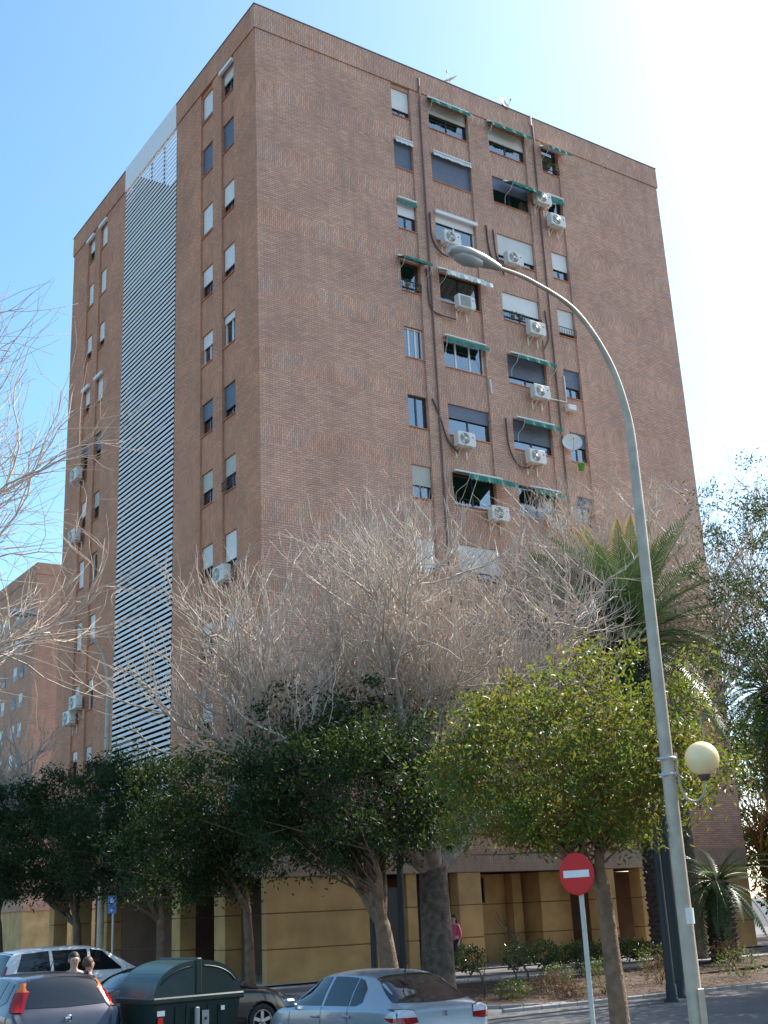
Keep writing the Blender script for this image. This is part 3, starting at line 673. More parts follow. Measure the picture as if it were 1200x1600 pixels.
# ------------------------------------------------------------------ air conditioners
def air_con(face, s, z, label, fan=True, w=0.82, h=0.56, dep=0.30, logo=True):
    loc = FP(face, s, z, 0.0)
    t = thing('air_conditioner', label, 'air conditioner', loc, 0.0 if face == 'R' else -math.pi/2, 'air conditioners fixed to the brick walls')
    # local: x along the wall, -y outwards, z up
    d0 = 0.12; d1 = d0+dep
    part('casing', M['ac_white'], t, lambda m: m.rbox(-w/2, w/2, -d1, -d0, -h/2, h/2, 0.025))
    cx = -w*0.12; R = h*0.40
    Mx = Matrix.Translation((cx, -d1-0.004, 0)) @ Matrix.Rotation(math.pi/2, 4, 'X')
    if fan:
        g = MB(); g.lathe([(R, 0.0), (R, 0.006), (0.0, 0.006)], n=24, M=Mx); fo = g.build('fan_opening', M['ac_grille'], t)
        def rings(m):
            for k in range(1, 6):
                r = R*k/5.2; m.lathe([(r-0.005, 0.010), (r-0.005, 0.020), (r+0.005, 0.020), (r+0.005, 0.010)], n=24, M=Mx)
            m.lathe([(0.055, 0.008), (0.055, 0.024), (0, 0.026)], n=16, M=Mx)
        part('grille', M['ac_white'], fo, rings)
        def blades(m):
            for k in range(3):
                a = k*2.094
                P = [Mx @ Vector((0.05*math.cos(a), 0.05*math.sin(a), 0.007)), Mx @ Vector((R*.9*math.cos(a-.3), R*.9*math.sin(a-.3), 0.007)), Mx @ Vector((R*.92*math.cos(a+.35), R*.92*math.sin(a+.35), 0.0085))]
                m.face(P)
        part('fan', M['ac_white'], fo, blades)
    else:
        def gr(m):
            for k in range(14):
                z0 = -h*.40+k*h*.8/14; m.box(-w*.40, w*.22, -d1-0.012, -d1+0.004, z0, z0+0.012)
        part('grille', M['bin_grey'], t, gr)
    if logo: part('badge', M['ac_label'], t, lambda m: m.box(w*.30, w*.38, -d1-0.004, -d1+0.002, h*.12, h*.2))
    def svc(m): m.rbox(w/2, w/2+0.05, -d1+0.05, -d0-0.05, -h*.3, h*.1, 0.01)
    part('valve_cover', M['ac_white'], t, svc)
    for sx in (-w*.3, w*.3):
        def br(m):
            m.box(sx-0.02, sx+0.02, -d1-0.05, -0.002, -h/2-0.045, -h/2-0.003); m.box(sx-0.02, sx+0.02, -0.03, -0.002, -h/2-0.40, -h/2-0.048)
            m.tube([(sx, -d1-0.02, -h/2-0.05), (sx, -0.03, -h/2-0.38)], 0.014, 4)
        part('bracket', M['ac_white'], t, br)
    return t
for a in (('R', 8.47, 26.91, 'white air conditioner with dark fan at the white boxed window, third row from the top'),
          ('R', 11.67, 26.91, 'white air conditioner over the lower left of a wide cream shutter, above the lamp head'),
          ('R', 13.61, 30.38, 'highest white air conditioner, beside the dark window with the green awning'),
          ('R', 14.30, 29.50, 'white air conditioner directly below the small dark window in the right-hand column'),
          ('R', 12.54, 23.96, 'white air conditioner under the half-lowered white shutter with plants on its rail'),
          ('R', 12.46, 21.15, 'white air conditioner below a dark shutter, joined by a white conduit to the next window'),
          ('R', 8.46, 18.38, 'white air conditioner below the wide dark window that has no awning, second column'),
          ('R', 11.91, 18.30, 'white air conditioner below the dark shutter left of the wall-mounted satellite dish'),
          ('R', 9.82, 15.67, 'air conditioner half hidden by bare twigs below the largest green awning'),
          ('L', 2.33, 12.85, 'air conditioner behind bare branches on the wall between stair strip and building corner'),
          ('L', 16.85, 18.30, 'air conditioner on the far left wall behind the bare branches, halfway up'),
          ('L', 15.92, 10.75, 'upper of two air conditioners side by side low on the far left wall'),
          ('L', 16.63, 10.22, 'lower of two air conditioners side by side low on the far left wall'),
          ('L', 16.90, 21.22, 'topmost air conditioner on the far left wall, half lost in branches')):
    air_con(*a)
air_con('R', 8.95, 24.21, 'white air conditioner with slatted grille below the pale striped awning', fan=False)
vb = part('vent_box', M['ac_white'], None, lambda m: (m.rbox(13.95, 14.4, -0.25, -0.002, 20.72, 21.0, 0.03), m.box(14.0, 14.35, -0.27, -0.251, 20.76, 20.8)))
tag(vb, 'small white vent box under a dark-shuttered window of the right-hand column', 'vent box')

# ------------------------------------------------------------------ awnings
def awning(s0, s1, z, proj, drop, val, label, cloth='awning_green', valm=None, stripes=False, arms=True, bar='white'):
    sc = (s0+s1)/2; w = s1-s0
    t = thing('awning', label, 'awning', (sc, 0, z), 0, 'sun awnings on the right face')
    valm = valm or cloth
    def can(m):
        n = 14
        for k in range(n):
            a = -w/2+w*k/n; b = -w/2+w*(k+1)/n; mi = (k % 2) if stripes else 0
            for (y0, z0, y1, z1) in ((-0.03, 0.0, -proj*.5, -drop*.45), (-proj*.5, -drop*.45, -proj, -drop)):
                m.face([(a, y0, z0), (b, y0, z0), (b, y1, z1), (a, y1, z1)], None, mi)
                m.face([(a, y1, z1-0.012), (b, y1, z1-0.012), (b, y0, z0-0.012), (a, y0, z0-0.012)], None, mi)
    part('canopy', [M[cloth], M['awning_white']], t, can)
    def va(m):
        n = 14; q = 6
        for k in range(n):
            for j in range(q):
                u0 = (k+j/q)/n; u1 = (k+(j+1)/q)/n
                f = lambda u: val*(0.72+0.28*abs(math.sin(u*n*math.pi)))
                wv = lambda u: 0.02*math.sin(u*23+s0*5)
                a = -w/2+w*u0; b = -w/2+w*u1; mi = (k % 2) if stripes else 0
                m.face([(a, -proj-0.01+wv(u0), -drop-f(u0)), (b, -proj-0.01+wv(u1), -drop-f(u1)), (b, -proj-0.01, -drop), (a, -proj-0.01, -drop)], None, mi)
    part('valance', [M[valm], M['awning_white']], t, va)
    part('front_bar', M[bar], t, lambda m: m.tube([(-w/2, -proj+0.012, -drop-0.02), (w/2, -proj+0.012, -drop-0.02)], 0.018, 6))
    part('roller', M[bar], t, lambda m: m.tube([(-w/2, -0.06, 0.05), (w/2, -0.06, 0.05)], 0.045, 8))
    if arms:
        for sx in (-w/2+0.01, w/2-0.01):
            part('arm', M['white'], t, lambda m: m.tube(curve_pts([(sx, -proj, -drop-0.02), (sx, -proj*.75, -drop-0.28), (sx, -0.08, -drop-0.42), (sx, -0.03, -drop-0.75)], 9), 0.010, 5))
    return t
awning(7.93, 10.05, 33.5, .38, .26, .17, 'green awning of the widest top-row window nearest the building corner')
awning(11.05, 13.2, 33.5, .40, .22, .17, 'green awning with pale roller on the top row, second wide window', bar='awning_white')
awning(13.98, 15.3, 33.3, .62, .28, .14, 'pale green and white awning over the plant-filled top right window', cloth='awning_white', valm='awning_green')
awning(6.2, 7.05, 30.93, .10, .05, .14, 'rolled up white awning over the narrow dark window, second row', cloth='awning_white', arms=False)
awning(8.05, 9.98, 30.95, .10, .06, .13, 'rolled up white awning over the wide dark window, second row', cloth='awning_white', arms=False)
awning(11.7, 13.4, 30.75, .62, .30, .16, 'green awning over the right part of a dark window, beside the highest air conditioner')
awning(14.1, 15.04, 30.9, .12, .14, .22, 'short green awning over the small dark window above an air conditioner', arms=False)
awning(6.17, 7.06, 28.18, .06, .05, .18, 'green valance over a narrow white shutter, third row', arms=False)
awning(6.0, 7.3, 25.55, .52, .20, .12, 'green awning with long side arms over the narrow window with flower pots')
awning(7.9, 10.15, 25.55, .62, .34, .20, 'pale green striped awning over the wide window, fourth row', cloth='awning_pale', stripes=True)
awning(8.0, 10.02, 22.68, .22, .14, .18, 'green awning over the white framed three-pane window')
awning(11.25, 13.25, 22.7, .52, .26, .16, 'green awning above the dark shutter joined to the white conduit')
awning(11.3, 13.25, 19.92, .50, .24, .17, 'green awning above the dark shutter near the wall-mounted satellite dish')
awning(8.05, 10.3, 17.15, .95, .40, .22, 'largest green awning, reaching far out just above the bare tree')
awning(11.7, 13.2, 17.1, .42, .20, .18, 'green awning just above the twigs, right of the largest awning')
awning(8.0, 10.1, 11.6, .40, .25, .20, 'green awning low on the wall behind the bare twigs')
awning(11.1, 13.2, 11.6, .35, .25, .20, 'green awning behind bare twigs, beside the palm crown')
awning(6.1, 7.1, 6.1, .35, .25, .20, 'lowest green awning, just above the dark green tree crown')

# flower pots, dishes, aerials, bucket
def pot(x, z, label, m='red_sign', leafm='leaf_shrub', seed=1, nl=60, n_=0.16):
    t = thing('flower_pot', label, 'flower pot', (x, -0.12, z))
    part('pot', M['ochre_groove'], t, lambda q: q.lathe([(0.05, 0), (0.075, 0.13), (0.083, 0.13), (0.083, 0.15), (0.06, 0.15)], n=12))
    leaf_blob('foliage', t, (0, 0, 0.24), (n_, 0.09, 0.14), nl, 0.07, 0.03, M[leafm], seed)
def leaves_arrays(P, L, Wd, rng, droop=0.0):
    """one rhombic folded leaf at each point"""
    n = len(P)
    d = rng.normal(size=(n, 3)); d[:, 2] -= droop; d /= np.linalg.norm(d, axis=1)[:, None]
    a = rng.normal(size=(n, 3)); s = np.cross(d, a); s /= np.linalg.norm(s, axis=1)[:, None]
    nn = np.cross(d, s)
    L = L*rng.uniform(0.55, 1.4, (n, 1)); Wd = Wd*rng.uniform(0.75, 1.2, (n, 1))
    V = np.stack([P, P+d*L*.5+s*Wd*.5+nn*Wd*.16, P+d*L, P+d*L*.5-s*Wd*.5+nn*Wd*.16], 1).reshape(-1, 3)
    i = np.arange(n)*4
    F = np.concatenate([np.stack([i, i+1, i+2], -1), np.stack([i, i+2, i+3], -1)])
    return V, F
def leaf_blob(name, parent, c, r, n, L, Wd, m, seed):
    rng = np.random.default_rng(seed); P = rng.normal(size=(n, 3)); P /= np.linalg.norm(P, axis=1)[:, None]
    P *= rng.uniform(0.2, 1, (n, 1))**0.4; P = P*np.array(r)+np.array(c)
    V, F = leaves_arrays(P, L, Wd, rng); return npmesh(name, V, F, m, parent)
pot(6.35, 24.25, 'left flower pot on the rail of the narrow awning window', seed=2); pot(6.8, 24.22, 'right flower pot on the rail of the narrow awning window', seed=3)
pot(11.5, 24.22, 'leafy flower pot on the rail left of the air conditioner', seed=4, n_=0.25); pot(11.95, 24.22, 'spreading flower pot on the rail, next to the air conditioner', seed=5, n_=0.3, nl=90)
pot(14.3, 32.25, 'leafy pot in the top right window, left one', seed=6, nl=120, n_=0.2); pot(14.75, 32.25, 'leafy pot in the top right window, right one', seed=7, nl=120, n_=0.2)
def dish(loc, r, aim, label, m='white', foot=0.3):
    t = thing('satellite_dish', label, 'satellite dish', loc)
    q = Vector(aim).normalized().to_track_quat('Z', 'Y').to_matrix().to_4x4()
    c = Vector((0, 0, foot))
    Mx = Matrix.Translation(c) @ q
    pr = [(r*k/8, 0.28*r*(k/8)**2) for k in range(9)]
    part('reflector', M[m], t, lambda g: (g.lathe(pr, n=22, M=Mx), g.lathe([(a, b-0.012) for a, b in pr[::-1]], n=22, M=Mx)))
    part('arm', M['steel'], t, lambda g: g.tube([Mx @ Vector((0, -r*.95, 0.2*r)), Mx @ Vector((0, -r*.2, r*1.05))], 0.012, 5))
    part('receiver', M['steel'], t, lambda g: g.tube([Mx @ Vector((0, -r*.25, r*1.0)), Mx @ Vector((0, -r*.1, r*1.18))], 0.035, 8))
    part('mast', M['steel'], t, lambda g: g.tube([(0, 0, -0.1), (0, 0, foot*.6), Mx @ Vector((0, 0, -0.02))], 0.022, 6))
    return t
dish((9.35, 0.1, H), 0.36, (-0.6, -0.35, 0.75), 'white satellite dish tilted up on the roof edge, nearer the corner', foot=0.30)
dish((12.2, 0.1, H), 0.36, (0.3, -1.0, 0.35), 'pinkish satellite dish on the roof edge, further right', 'cream', foot=0.18)
dish((13.92, -0.25, 19.05), 0.40, (-0.5, -0.8, 0.25), 'round satellite dish fixed to the wall left of the right-hand window column', 'ac_white', foot=0.2)
ant = thing('aerial', 'small cross-shaped aerial on the blank brick wall near the roof', 'aerial', (17.6, -0.05, 33.5))
part('boom', M['steel_light'], ant, lambda m: m.tube([(0, 0, 0), (-.1, -.6, .12)], 0.015, 5))
for k, (a, b) in enumerate((((-.45, -.45, -.25), (.25, -.6, .45)), ((-.4, -.5, .3), (.2, -.6, -.1)))): part('rod', M['steel_light'], ant, lambda m: m.tube([a, b], 0.013, 5))
bk = thing('bucket', 'bright green bucket hanging at the window beside the wall dish', 'bucket', (14.35, -0.22, 18.2))
part('body', mat('bucket_green', (0.12, 0.42, 0.06), 0.5, 0.1), bk, lambda m: m.lathe([(0, 0), (0.11, 0.0), (0.14, 0.25), (0.15, 0.25), (0.145, 0.26)], n=14))
part('handle', M['steel'], bk, lambda m: m.tube([(0.14*math.cos(a), 0, 0.25+0.15*math.sin(a)) for a in np.linspace(0, math.pi, 9)], 0.008, 5))
# ------------------------------------------------------------------ street lamps
def lamp_post(loc, label, globe=False):
    t = thing('street_lamp', label, 'street lamp', loc)
    z0 = loc[2]
    pts = [(0.0, 0, 0.0), (0.0, 0, 3.0), (0.02, 0, 6.0), (0.05, 0, 8.4-z0*0), (0.02, 0, 9.3), (-0.25, 0, 10.15), (-0.85, 0, 10.85), (-1.7, 0, 11.13), (-2.35, 0, 11.18)]
    cp = curve_pts(pts, 72); n = len(cp)
    rr = [0.110-0.079*min(1, (i/n)*1.25) for i in range(n)]
    part('pole', M['steel'], t, lambda m: m.tube(cp, rr, 14))
    part('base_plate', M['steel'], t, lambda m: (m.rbox(-.22, .22, -.22, .22, 0.0, 0.03, 0.008), m.lathe([(0.16, 0.03), (0.145, 0.3), (0.135, 0.3)], n=16)))
    part('access_door', M['steel'], t, lambda m: m.rbox(-0.06, 0.06, -0.132, -0.115, 0.7, 1.15, 0.005))
    # cobra head
    def head(m):
        st = [(0.0, .05, .05, .05), (-0.15, .09, .075, .055), (-0.35, .14, .10, .075), (-0.6, .165, .115, .08), (-0.8, .14, .09, .075), (-0.92, .06, .04, .05)]
        V = []; F = []; nn = 16
        for (x, w_, up, dn) in st:
            for k in range(nn):
                a = 2*math.pi*k/nn; s_ = math.sin(a); V.append((-2.3+x, w_*math.cos(a), 11.18-0.04*x+(up if s_ > 0 else dn)*s_))
        for i in range(len(st)-1):
            for k in range(nn): F.append((i*nn+k, i*nn+(k+1) % nn, (i+1)*nn+(k+1) % nn, (i+1)*nn+k))
        m.add(V, F, 0, True); m.add(V[:nn], [tuple(range(nn))]); m.add(V[-nn:], [tuple(range(nn))])
    hd = part('luminaire', M['lamp_body'], t, head)
    def bowl(m):
        V = []; F = []; nn = 14; st = [(-0.32, .02, .02), (-0.38, .10, .07), (-0.6, .13, .105), (-0.76, .11, .07), (-0.85, .03, .02)]
        for (x, w_, dn) in st:
            for k in range(nn+1):
                a = math.pi+math.pi*k/nn; V.append((-2.3+x, w_*math.cos(a), 11.18-0.04*x-0.05+dn*math.sin(a)))
        for i in range(len(st)-1):
            for k in range(nn): F.append((i*(nn+1)+k, i*(nn+1)+k+1, (i+1)*(nn+1)+k+1, (i+1)*(nn+1)+k))
        m.add(V, F, 0, True)
    part('bowl', M['lamp_glass'], hd, bowl)
    return t
lp = lamp_post((-5.05, -20.98, float(zg(-5.05, -20.98))), 'tall grey street lamp with a curved arm, standing at the right front')
lp2 = lamp_post((-3.69, 3.58, 0.0), 'distant grey street lamp with curved arm, left beside the tower')
# globe lantern clamped to the near pole
gz = 4.1
gl = thing('globe_lantern', 'round cream globe lantern on a hooked bracket clamped to the near lamp post', 'lantern', (-5.05, -20.98, float(zg(-5.05, -20.98))))
rt = Vector((math.cos(YAW), -math.sin(YAW), 0)); 
def rp(a, z): v = rt*a; return (v.x, v.y, z)
go = part('globe', M['globe'], gl, lambda m: m.lathe([(0.235*math.sin(math.pi*k/16), -0.235*math.cos(math.pi*k/16)) for k in range(17)], centre=rp(0.49, gz), n=28))
part('globe_cap', M['pipe_dark'], gl, lambda m: m.lathe([(0.0, -0.30), (0.05, -0.30), (0.085, -0.235), (0.085, -0.21)], centre=rp(0.49, gz), n=16))
part('bracket', M['steel'], gl, lambda m: m.tube(curve_pts([rp(0.13, gz+0.1), rp(0.135, gz-0.25), rp(0.2, gz-0.5), rp(0.33, gz-0.57), rp(0.45, gz-0.48), rp(0.49, gz-0.28)], 30), 0.018, 8))
for dz in (0.02, -0.2): part('clamp', M['steel_light'], gl, lambda m: m.lathe([(0.128, gz+dz-.02), (0.135, gz+dz-.02), (0.135, gz+dz+.02), (0.128, gz+dz+.02)], n=18))
# sticker and painted number on the pole
tc_ = Vector((CAM[0]+5.05, CAM[1]+20.98, 0)).normalized(); ang = math.atan2(tc_.y, tc_.x)
def wrap(m, r, z0, z1, a0, a1, n=8):
    for k in range(n):
        u = a0+(a1-a0)*k/n; v = a0+(a1-a0)*(k+1)/n
        m.face([(r*math.cos(u), r*math.sin(u), z0), (r*math.cos(v), r*math.sin(v), z0), (r*math.cos(v), r*math.sin(v), z1), (r*math.cos(u), r*math.sin(u), z1)])
part('sticker', M['white_sign'], lp, lambda m: wrap(m, 0.1245, 1.95, 2.15, ang+0.1, ang+1.3))
for k, ch in enumerate('143'):
    z = 3.32-k*0.11; a = ang-0.95
    text_mesh(ch, 0.12, 'painted_number', M['black'], lp, Matrix.Translation((0.122*math.cos(a), 0.122*math.sin(a), z)) @ Matrix.Rotation(a+math.pi/2, 4, 'Z') @ Matrix.Rotation(math.pi/2, 4, 'X'))

# ------------------------------------------------------------------ signs and posts
sx, sy = -5.14, -19.1; sz = float(zg(sx, sy))
ns = thing('no_entry_sign', 'round red no entry sign with a white bar on a grey post', 'road sign', (sx, sy, sz))
part('post', M['steel_light'], ns, lambda m: m.tube([(0, 0, 0), (0, 0, 2.62)], 0.036, 12))
fd = Vector((-math.sin(YAW), -math.cos(YAW), 0)); fd.rotate(Matrix.Rotation(-rad(42), 3, 'Z'))
Ms = Matrix.Translation(Vector((0, 0, 2.66))+fd*0.06) @ fd.to_track_quat('Z', 'Y').to_matrix().to_4x4()
dsk = part('disc', M['red_sign'], ns, lambda m: m.lathe([(0, 0.02), (0.285, 0.02), (0.298, 0.016), (0.3, 0.0), (0.29, -0.006), (0, -0.006)], n=48, M=Ms, smooth=False))
part('white_bar', M['white_sign'], dsk, lambda m: m.box(-0.225, 0.225, -0.05, 0.05, 0.0205, 0.0235, M=Ms))
for dz in (-.12, .12): part('clamp', M['steel_light'], ns, lambda m: m.lathe([(0.037, 2.66+dz-.02), (0.046, 2.66+dz-.02), (0.046, 2.66+dz+.02), (0.037, 2.66+dz+.02)], n=12))
ps = thing('parking_sign', 'small blue parking sign on a thin post beside the distant lamp', 'road sign', (-4.15, 1.45, 0))
part('post', M['steel_light'], ps, lambda m: m.tube([(0, 0, 0), (0, 0, 2.65)], 0.03, 8))
f2 = Vector((-math.sin(YAW), -math.cos(YAW), 0)); f2.rotate(Matrix.Rotation(-rad(30), 3, 'Z'))
Mp = Matrix.Translation(Vector((0, 0, 2.42))+f2*0.045) @ f2.to_track_quat('Z', 'Y').to_matrix().to_4x4()
pp = part('plate', M['blue_sign'], ps, lambda m: m.box(-.16, .16, -.24, .24, -.006, .006, M=Mp))
text_mesh('P', 0.27, 'letter', M['white_sign'], pp, Mp @ Matrix.Translation((0, 0.06, 0.008)))
text_mesh('\u2190', 0.15, 'arrow', M['white_sign'], pp, Mp @ Matrix.Translation((0, -0.16, 0.008)))
for (x, y, r, h, lab) in ((2.48, -1.88, 0.10, 5.2, 'thick dark post before the ochre wall, left one of the pair'), (3.74, -1.54, 0.10, 5.4, 'thick dark post just left of the big tree trunk, right one of the pair'),
                          (3.53, -12.32, 0.10, 5.6, 'slim dark post left of the near lamp, beside the palm trunk'), (4.44, -11.73, 0.15, 5.6, 'thicker dark post close behind the near lamp pole')):
    t = thing('dark_post', lab, 'post', (x, y, float(zg(x, y))), 0, 'dark metal posts in the garden')
    part('shaft', M['dark_post'], t, lambda m: m.tube([(0, 0, 0), (0, 0, h)], [r, r*.9], 12))
    part('foot', M['dark_post'], t, lambda m: m.lathe([(r*1.9, 0), (r*1.9, .03), (r*1.25, .08), (r*1.2, .35), (r, .38)], n=14))
    part('cap', M['dark_post'], t, lambda m: m.lathe([(r*1.1, h-.02), (r*1.1, h+.03), (0, h+.09)], n=12))
# ------------------------------------------------------------------ cars
from mathutils.bvhtree import BVHTree
def hermite(xs, ys, x):
    xs = np.asarray(xs, float); ys = np.asarray(ys, float); x = np.atleast_1d(np.asarray(x, float))
    h = np.diff(xs); d = np.diff(ys)/h; m = np.zeros_like(ys)
    for i in range(1, len(xs)-1): m[i] = 0 if d[i-1]*d[i] <= 0 else 2*d[i-1]*d[i]/(d[i-1]+d[i])
    m[0] = d[0]; m[-1] = d[-1]
    i = np.clip(np.searchsorted(xs, x)-1, 0, len(h)-1); t = (x-xs[i])/h[i]
    return ((1+2*t)*(1-t)**2)*ys[i]+t*(1-t)**2*h[i]*m[i]+t*t*(3-2*t)*ys[i+1]+t*t*(t-1)*h[i]*m[i+1]
class Car:
    def __init__(s, name, label, cat, loc, heading, spec, paintm, group='cars in the street'):
        s.sp = spec; s.L = spec['top'][-1][0]
        s.t = thing(name, label, cat, loc, heading, group); s.pm = paintm
        s.body()
    def sect(s, x):
        sp = s.sp; g = lambda k: float(hermite([a for a, b in sp[k]], [b for a, b in sp[k]], x)[0])
        zt, zb_, wb, wt = g('top'), g('belt'), g('wb'), g('wt'); zbt = sp.get('bot', 0.2)
        zb_ = min(zb_, zt-0.03); cab = max(0.0, zt-zb_); e = min(0.09, cab*.35)
        wt = min(wt, wb-0.02)
        q = [(0, zt), (wt*.4, zt-0.006), (wt*.75, zt-0.02-e*.1), (wt*.93, zt-0.03-e*.3), (wt, zt-0.035-e*.7), ((wt+wb)/2-0.005, (zt-0.035-e*.7+zb_)/2+0.01), (wb-0.03, zb_+0.005), (wb-0.004, zb_-0.05),
             (wb+0.012, zb_*0.6+zbt*.4), (wb-0.002, zb_*0.25+zbt*.75), (wb-0.05, zbt+0.02), (wb-0.14, zbt)]
        # vertical sanity near the tail and the nose
        out = []; lz = zt+1
        for (y, z) in q: z = min(max(z, zbt if z < zbt else z), lz-0.0005); out.append((max(y, 0), z)); lz = z
        return np.array(out)
    def body(s):
        L = s.L; xs = np.concatenate([[0, .01, .02, .035, .05, .07, .09, .115, .14, .17, .2, .25, .3], np.linspace(.36, L-.4, 62), [L-.34, L-.28, L-.22, L-.17, L-.13, L-.09, L-.06, L-.035, L-.015, L]])
        G = []
        for x in xs:
            q = s.sect(x); n = len(q); Q = np.vstack([2*q[0]*[1, 1]-q[1]*[1, 1], q, 2*q[-1]-q[-2]]); Q[0] = (-q[1][0], q[1][1]); pts = []
            for i in range(n-1):
                a, b, c, d = Q[i:i+4]
                for k in range(4):
                    t = k/4; pts.append(0.5*(2*b+(c-a)*t+(2*a-5*b+4*c-d)*t*t+(3*b-a-3*c+d)*t**3))
            pts.append(q[-1]); G.append(pts)
        G = np.array(G); nx, ns = G.shape[:2]
        half = np.concatenate([np.broadcast_to(xs[:, None, None], (nx, ns, 1)), G], 2)
        full = np.concatenate([half[:, ::-1] * [1, -1, 1], half[:, 1:]], 1); m = full.shape[1]
        V = full.reshape(-1, 3); i = (np.arange(nx-1)[:, None]*m+np.arange(m-1)[None, :]).ravel()
        F = np.stack([i, i+1, i+m+1, i+m], -1)
        s.bvh = BVHTree.FromPolygons([tuple(v) for v in V], [tuple(f) for f in F])
        # wheel arches
        cen = V[F].mean(1); keep = np.ones(len(F), bool); R = s.sp['wheel_r']
        for wx in s.sp['wheels']:
            dd = np.hypot(cen[:, 0]-wx, cen[:, 2]-R); keep &= ~((dd < R+0.045) & (np.abs(cen[:, 1]) > 0.45))
        F2 = F[keep]
        me = npmesh('body', V-np.array([L/2, 0, 0]), F2, s.pm, s.t, smooth=True)
        s.bo = me
        mb = MB()
        for k in (0, nx-1):
            mb.face([tuple(full[k, j]-np.array([L/2, 0, 0])) for j in range(m)])
        mb.build('bumper_end', s.pm, s.t)
        part('underbody', M['black'], s.t, lambda q: q.box(-L/2+0.25, L/2-0.25, -s.sp['wb'][2][1]+0.22, s.sp['wb'][2][1]-0.22, 0.17, 0.62))
        for wx in s.sp['wheels']:
            for sd in (-1, 1): s.wheel(wx, sd, R)
    def wheel(s, wx, sd, R):
        wy = s.sp['wb'][len(s.sp['wb'])//2][1]-0.11
        Mx = Matrix.Translation((wx-s.L/2, sd*wy, R)) @ Matrix.Rotation(-sd*math.pi/2, 4, 'X')
        w_ = part('wheel', M['rubber'], s.t, lambda m: m.lathe([(R*.62, -.1), (R*.9, -.1), (R*.985, -.085), (R, -.06), (R, .06), (R*.985, .085), (R*.9, .1), (R*.64, .1), (R*.62, .085)], n=36, M=Mx))
        def rim(m):
            m.lathe([(R*.65, .095), (R*.62, .085), (R*.60, .03), (R*.1, .02)], n=36, M=Mx)
        part('rim', M['black'], w_, lambda m: m.lathe([(R*.61, .01), (0.01, .01)], n=30, M=Mx))
        def spokes(m):
            m.lathe([(R*.66, .098), (R*.64, .104), (R*.58, .085), (R*.57, .06)], n=36, M=Mx)
            m.lathe([(R*.17, .03), (R*.17, .085), (R*.1, .095), (0.001, .095)], n=18, M=Mx)
            for k in range(5):
                a = k*2*math.pi/5+0.3; Mr = Mx @ Matrix.Rotation(a, 4, 'Z'); m.box(R*.1, R*.62, -R*.10, R*.10, .05, .082, M=Mr)
        part('spokes', M['rim'], w_, spokes)
        def arch(m):
            pts = [(wx-s.L/2+(R+.045)*math.cos(a), sd*(wy+0.105), R+(R+.045)*math.sin(a)) for a in np.linspace(-0.25, math.pi+.25, 22)]
            m.tube(pts, 0.016, 6)
        part('wheel_arch', M['black'] if s.sp.get('dark_arch') else s.pm, s.t, arch)
        part('arch_liner', M['black'], s.t, lambda m: m.lathe([(R+.05, -.16), (R+.05, .10)], n=24, M=Mx))
    def proj(s, name, m, view, bot, top, n=14, k=8, off=0.004, parent=None, both=False, smooth=True):
        """patch bounded by two polylines drawn on a side view ('L','R'), rear view ('B') or front view ('F') and laid on the body"""
        def res(P, n):
            P = np.array(P, float); d = np.r_[0, np.cumsum(np.linalg.norm(np.diff(P, axis=0), axis=1))]; u = np.linspace(0, d[-1], n+1)
            return np.stack([np.interp(u, d, P[:, i]) for i in (0, 1)], 1)
        B, T = res(bot, n), res(top, n); V = []; lastp = None
        for j in range(k+1):
            t = j/k
            for i in range(n+1):
                a, b = B[i]*(1-t)+T[i]*t
                if view in 'LR':
                    sg = 1 if view == 'L' else -1; o = Vector((a, 3*sg, b)); d = Vector((0, -sg, 0))
                elif view == 'B': o = Vector((-3, a, b)); d = Vector((1, 0, 0))
                elif view == 'F': o = Vector((s.L+3, a, b)); d = Vector((-1, 0, 0))
                else: o = Vector((a, b, 4)); d = Vector((0, 0, -1))
                h = s.bvh.ray_cast(o, d)
                q_ = 0
                while view in 'BF' and q_ < 25 and (h[0] is None or abs(h[0].x-(0 if view == 'B' else s.L)) > 1.0):
                    a *= .975; o.y = a; h = s.bvh.ray_cast(o, d); q_ += 1
                if h[0] is None: p = lastp if lastp is not None else o+d*3
                else:
                    nn = h[1] if h[1].dot(d) < 0 else -h[1]
                    p = h[0]+nn*off-d*off*.3
                lastp = p; V.append((p.x-s.L/2, p.y, p.z))
        F = [[j*(n+1)+i, j*(n+1)+i+1, (j+1)*(n+1)+i+1, (j+1)*(n+1)+i] for j in range(k) for i in range(n)]
        return npmesh(name, np.array(V), np.array(F), m, parent or s.t, smooth=smooth)
    def sides(s, name, m, bot, top, **kw):
        return [s.proj(name, m, v, bot, top, **kw) for v in 'LR']
    def surf(s, view, a, b):
        o, d = {'B': (Vector((-3, a, b)), Vector((1, 0, 0))), 'F': (Vector((s.L+3, a, b)), Vector((-1, 0, 0))), 'L': (Vector((a, 3, b)), Vector((0, -1, 0))), 'R': (Vector((a, -3, b)), Vector((0, 1, 0)))}[view]
        h = s.bvh.ray_cast(o, d); p = h[0]; return Vector((p.x-s.L/2, p.y, p.z))
    def plate(s, z, txt, view='B'):
        p = s.surf(view, 0, z); sg = -1 if view == 'B' else 1
        Mx = Matrix.Translation(p+Vector((sg*0.014, 0, 0))) @ Matrix(((0, 0, sg, 0), (sg, 0, 0, 0), (0, 1, 0, 0), (0, 0, 0, 1)))
        pl = part('number_plate', [M['plate'], M['blue_sign']], s.t, lambda m: (m.box(-.26, .26, -.057, .057, -.012, .003, M=Mx), m.box(-.26, -.215, -.057, .057, .0031, .0045, 1, M=Mx)))
        text_mesh(txt, 0.105, 'plate_text', M['black'], pl, Mx @ Matrix.Translation((0.02, 0, 0.0055)), 1.05)
